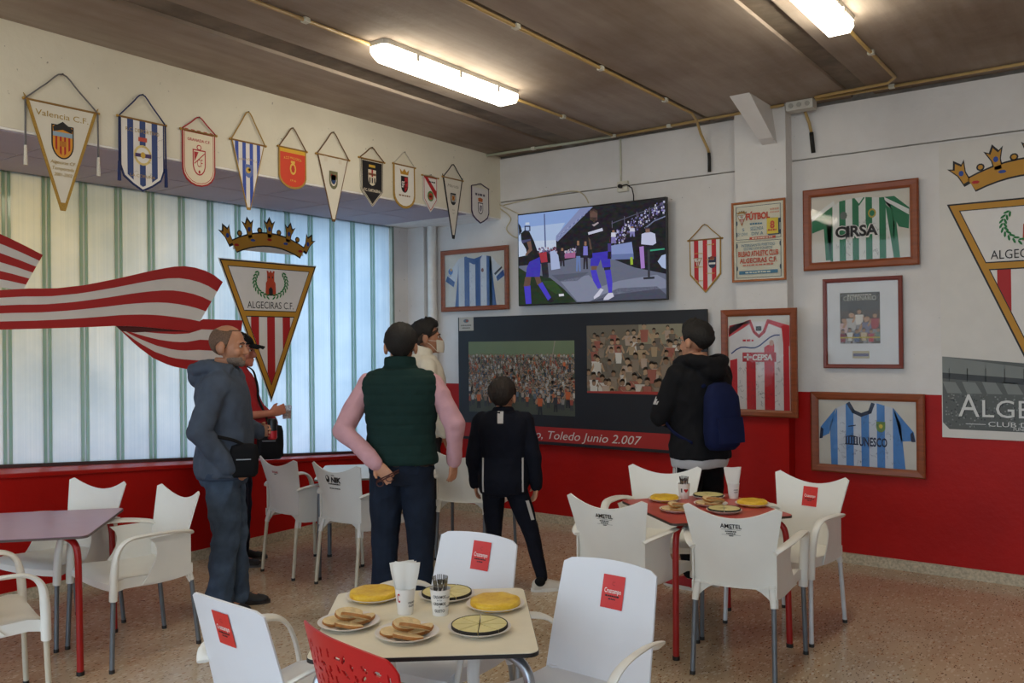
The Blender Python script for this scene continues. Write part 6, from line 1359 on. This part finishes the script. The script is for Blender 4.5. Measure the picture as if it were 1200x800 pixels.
for z in (0, 0.012): MB().tube([(-0.06, 0, -0.03+z), (0, -0.012, 0.0+z), (0.075, -0.005, 0.035+z)], 0.004, 6).build('temple', mat('#4a1f18', 0.4), gs_, smooth=True)
for x in (-0.035, 0.02): MB().tube([(x+0.02*math.cos(R(q)), -0.018, -0.012+0.5*x+0.017*math.sin(R(q))) for q in range(0, 361, 30)], 0.003, 6).build('rim', mat('#4a1f18', 0.4), gs_, smooth=True)

# --- man in the white jumper with a mask
legs = {'L': ((-0.10, 0.02, 0.47), (-0.10, -0.01, 0.09), (-0.2, 1)), 'R': ((0.10, 0.02, 0.47), (0.10, -0.01, 0.09), (0.2, 1))}
arms = {'L': dict(el=(-0.25, -0.03, 1.12), wr=(-0.22, 0.11, 0.90), d=(0.1, 0.4, -0.9), n=(1, 0, 0), curl=30), 'R': dict(el=(0.25, -0.03, 1.12), wr=(0.22, 0.10, 0.90), d=(-0.1, 0.4, -0.9), n=(-1, 0, 0), curl=30)}
M = headM((0, 0.026, 1.492), yaw=-10, pitch=2, s=1.12)
wm = body('man in a white high collared jumper with a face mask', (-4.71, 5.22), (0.58, 0.81), legs, arms, M, SKIN3, s=1.035, hs=1.12)
hair_cap(M, 1, lowhair(0.188, 0.115, 0.085), 0.016, 'hair', HAIR, wm, quiff=0.011); eyes(M, wm)
hair_cap(M, 1, lambda az: lerp_tab(az, [(0, 0.18), (R(70), 0.12), (R(90), 0.09), (R(180), 0.06)]), 0.003, 'hair_fade', mat('#3a2a20', 0.8, var=0.3, scale=120), wm, high=lambda az: lerp_tab(az, [(0, 0.185), (R(70), 0.15), (R(180), 0.12)]), rough=0.001)
def wcol(m): m.tube([(0, -0.016, 1.45), (0, -0.012, 1.50), (0, 0.0, 1.545)], [(0.082, 0.095), (0.070, 0.080), (0.066, 0.074)], 24, up=(0, 1, 0))
garment(wm, 'jumper', cloth('#ddd6c6', 0.04), 0.86, 1.48, arms, 0.026, 1.02, 1.08, srad=(0.075, 0.066, 0.060, 0.052, 0.046), wr=0.006, seed=9.0, extra=wcol)
trousers(wm, cloth('#33363a'), HIP, legs, [0.098, 0.09, 0.074, 0.068, 0.066], 1.0, 1.0, 0.92, 0.006, 3.0, 0.04)
for k in 'LR': shoe(wm, legs[k][1], legs[k][2], mat('#d2cfca', 0.5), mat('#c9c6c0', 0.7))
m = MB(); R_ = []
G = [[M @ Vector((x*(0.062-0.012*t), 0.062+0.058*(1-x*x)*(1-0.25*abs(t-0.4)), 0.092-0.085*t+0.008*x*x)) for x in (-1, -0.75, -0.5, -0.25, 0, 0.25, 0.5, 0.75, 1)] for t in (0, 0.25, 0.5, 0.75, 1)]
mk = MB().shell(G, 0.003).build('face_mask', mat('#d8d2c4', 0.8), wm, smooth='auto')
for k in (-1, 1):
    for z in (0.09, 0.02): MB().tube([M @ Vector((k*0.062, 0.062, z)), M @ Vector((k*0.078, 0.02, z*0.4+0.06)), M @ Vector((k*0.084, -0.018, 0.105 if z > 0.05 else 0.09))], 0.0018, 5).build('ear_loop', mat('#e3ded2', 0.8), mk)

# --- boy in the navy tracksuit
legs = {'L': ((-0.09, 0.02, 0.47), (-0.10, 0.02, 0.09), (-0.2, 1)), 'R': ((0.225, -0.03, 0.475), (0.315, -0.11, 0.09), (0.95, 0.25))}
arms = {'L': dict(el=(-0.255, -0.03, 1.10), wr=(-0.245, 0.06, 0.86), d=(0.05, 0.3, -1), n=(1, 0, 0), curl=30), 'R': dict(el=(0.255, -0.05, 1.10), wr=(0.275, -0.01, 0.855), d=(-0.15, 0.1, -1), n=(-0.8, -0.4, 0), curl=28)}
M = headM((0, 0.020, 1.450), yaw=-10, pitch=4, s=1.30)
boy = body('boy in a dark navy tracksuit with white stripes, seen from behind', (-3.47, 4.62), (-0.55, 0.835), legs, arms, M, SKIN2, s=0.793, hs=1.30, wide=1.04)
hair_cap(M, 1, lowhair(0.18, 0.09, 0.06), 0.017, 'hair', HAIRB, boy); eyes(M, boy, 1.3)
NV = cloth('#10131f', 0.12)
def bcol(m): m.tube([(0, -0.016, 1.45), (0, -0.010, 1.51)], [(0.080, 0.092), (0.072, 0.084)], 24, up=(0, 1, 0))
tp = garment(boy, 'track_top', NV, 0.80, 1.48, arms, 0.034, 1.06, 1.16, srad=(0.084, 0.072, 0.064, 0.054, 0.046), wr=0.008, seed=12.0, extra=bcol, flare=-0.006)
WP = mat('#c9c6c4', 0.7)
patch(tp, [[(x-0.014, -0.6, 1.485-0.095*t) for x in (-0.024, -0.012, 0, 0.012, 0.024)] for t in (0, 0.2, 0.4, 0.6, 0.8, 1)], (0, 1, 0), 'neck_patch', WP, tp)
for s_ in (-1, 1): patch(tp, [[(s_*(0.158+0.011*k), -0.6, 1.10-0.28*t) for k in (0, 1)] for t in (0, 0.2, 0.4, 0.6, 0.8, 1)], (0, 1, 0), 'side_stripe', WP, tp)
bt = trousers(boy, NV, HIP, legs, [0.098, 0.086, 0.068, 0.056, 0.046], 1.0, 1.05, 0.86, 0.006, 14.0, 0.11)
patch(bt, [[(0.185+0.045*t+0.024*k, -0.6, 0.74-0.16*t) for k in (0, 0.5, 1)] for t in (0, 0.25, 0.5, 0.75, 1)], (0, 1, 0), 'leg_stripe', WP, bt)
for k in 'LR': shoe(boy, legs[k][1], legs[k][2], mat('#c9c0b4', 0.6), mat('#d6d2ca', 0.7), k=1.15)
MB().ball((0.30, -0.15, 0.085), (0.045, 0.03, 0.04), 10, 8).build('shoe_panel', BLK, boy, smooth=True)

# --- man in the black hooded jacket with a blue backpack
legs = {'L': ((-0.10, 0.02, 0.47), (-0.10, -0.02, 0.09), (-0.35, 1)), 'R': ((0.10, 0.02, 0.47), (0.11, 0.0, 0.09), (0.3, 1))}
arms = {'L': dict(el=(-0.245, 0.10, 1.135), wr=(0.03, 0.225, 1.185), d=(0.95, 0.1, 0.1), n=(0, -1, 0), curl=30), 'R': dict(el=(0.235, 0.11, 1.125), wr=(-0.105, 0.195, 1.095), d=(-1.0, -0.22, 0.02), n=(0.1, -1, 0.0), curl=26)}
M = headM((0, 0.030, 1.495), yaw=8, pitch=1, s=1.12)
bk = body('man in a black hooded jacket with folded arms and glasses', (-2.40, 5.36), (-0.90, 0.43), legs, arms, M, SKIN2, s=1.0, hs=1.12)
hair_cap(M, 1, lowhair(0.188, 0.095, 0.07), 0.015, 'hair', HAIR, bk, quiff=0.008); eyes(M, bk)
hc = cloth('#17171a', 0.12)
jk = garment(bk, 'hooded_jacket', hc, 0.86, 1.495, arms, 0.030, 1.04, 1.12, srad=(0.084, 0.074, 0.066, 0.058, 0.050), wr=0.009, seed=17.0, extra=hood)
m = MB(); torso(m, 0.030, 0.80, 0.868, 1.0, 1.08); fuse(m, 'shirt_hem', cloth('#c9c6c6', 0.04), bk, 0.009, 2, 0.004)
trousers(bk, cloth('#121216'), HIP, legs, [0.100, 0.090, 0.072, 0.062, 0.050], 1.0, 1.04, 0.85, 0.007, 19.0, 0.12)
for q in (0.03, 0.055, 0.08): MB().tube([(-0.183+0.4*(q-0.03), q-0.02, 0.82), (-0.188+0.3*(q-0.03), q-0.02, 0.70), (-0.178, q-0.02, 0.55)], 0.006, 6).build('leg_stripe', WP, bk, smooth=True)
for k in 'LR': shoe(bk, legs[k][1], legs[k][2], mat('#a3151d', 0.6), mat('#cfc9c0', 0.7))
for i, h1 in enumerate((0.022, 0.036, 0.050)):
    lg_ = patch(jk, [[(-0.6, 0.055+0.016*i+0.010*k-0.010*t, 1.215+h1*t) for k in (0, 1)] for t in (0, 0.5, 1)], (1, 0, 0), 'sleeve_logo', WP, jk); lg_['label'] = 'small white striped logo'
sp_ = MB().tube([M @ Vector(p) for p in ((-0.078, -0.005, 0.122), (-0.074, 0.05, 0.124), (-0.055, 0.094, 0.122))], 0.0022, 6).build('spectacles', mat('#8f8a86', 0.3, 0.6), bk, smooth=True)
for k in (-1, 1): MB().tube([M @ Vector((k*0.031+0.024*math.cos(R(q)), 0.100-0.18*abs(0.0)-0.006*abs(math.cos(R(q))), 0.116+0.017*math.sin(R(q)))) for q in range(0, 361, 30)], 0.002, 6).build('lens_rim', mat('#8f8a86', 0.3, 0.6), sp_, smooth=True)
MB().tube([M @ Vector(p) for p in ((0.078, -0.005, 0.122), (0.074, 0.05, 0.124), (0.055, 0.094, 0.122))], 0.0022, 6).build('temple', mat('#8f8a86', 0.3, 0.6), sp_, smooth=True)
bpy.context.view_layer.update()
BLU = cloth('#121b40', 0.1)
bp = thing('backpack', 'dark blue backpack worn by the man in black', 'backpack', place(bk, (0.0, -0.225, 0.93)), bk.rotation_euler)
m = MB(); R_ = []
for h, w, d, oy in ((0.0, 0.09, 0.05, 0.0), (0.03, 0.120, 0.070, -0.002), (0.12, 0.132, 0.080, -0.004), (0.24, 0.128, 0.074, -0.002), (0.34, 0.125, 0.062, 0.004), (0.41, 0.085, 0.04, 0.016), (0.43, 0.04, 0.02, 0.02)):
    R_.append([(w*math.copysign(abs(math.cos(q))**0.65, math.cos(q)), oy+d*math.copysign(abs(math.sin(q))**0.75, math.sin(q)), h) for q in (2*math.pi*i/24 for i in range(24))])
m.rings(R_); m.build('pack_body', BLU, bp, smooth=True)
m = MB(); m.shell([[(x*0.10, -0.088-0.012*(1-x*x)+0.02*t*t, 0.05+0.16*t) for x in (-1, -0.5, 0, 0.5, 1)] for t in (0, 0.33, 0.66, 1)], 0.022); m.build('front_pocket', BLU, bp, smooth='auto')
for s in (-1, 1):
    MB().tube(curve([(s*0.09, 0.06, 0.40), (s*0.13, 0.16, 0.53), (s*0.155, 0.28, 0.50), (s*0.185, 0.372, 0.40), (s*0.215, 0.36, 0.27), (s*0.222, 0.24, 0.12), (s*0.16, 0.10, 0.04)], 6), [(0.005, 0.019)]*37, 8, up=(0, 1, 0.4)).build('shoulder_strap', BLU, bp, smooth=True)
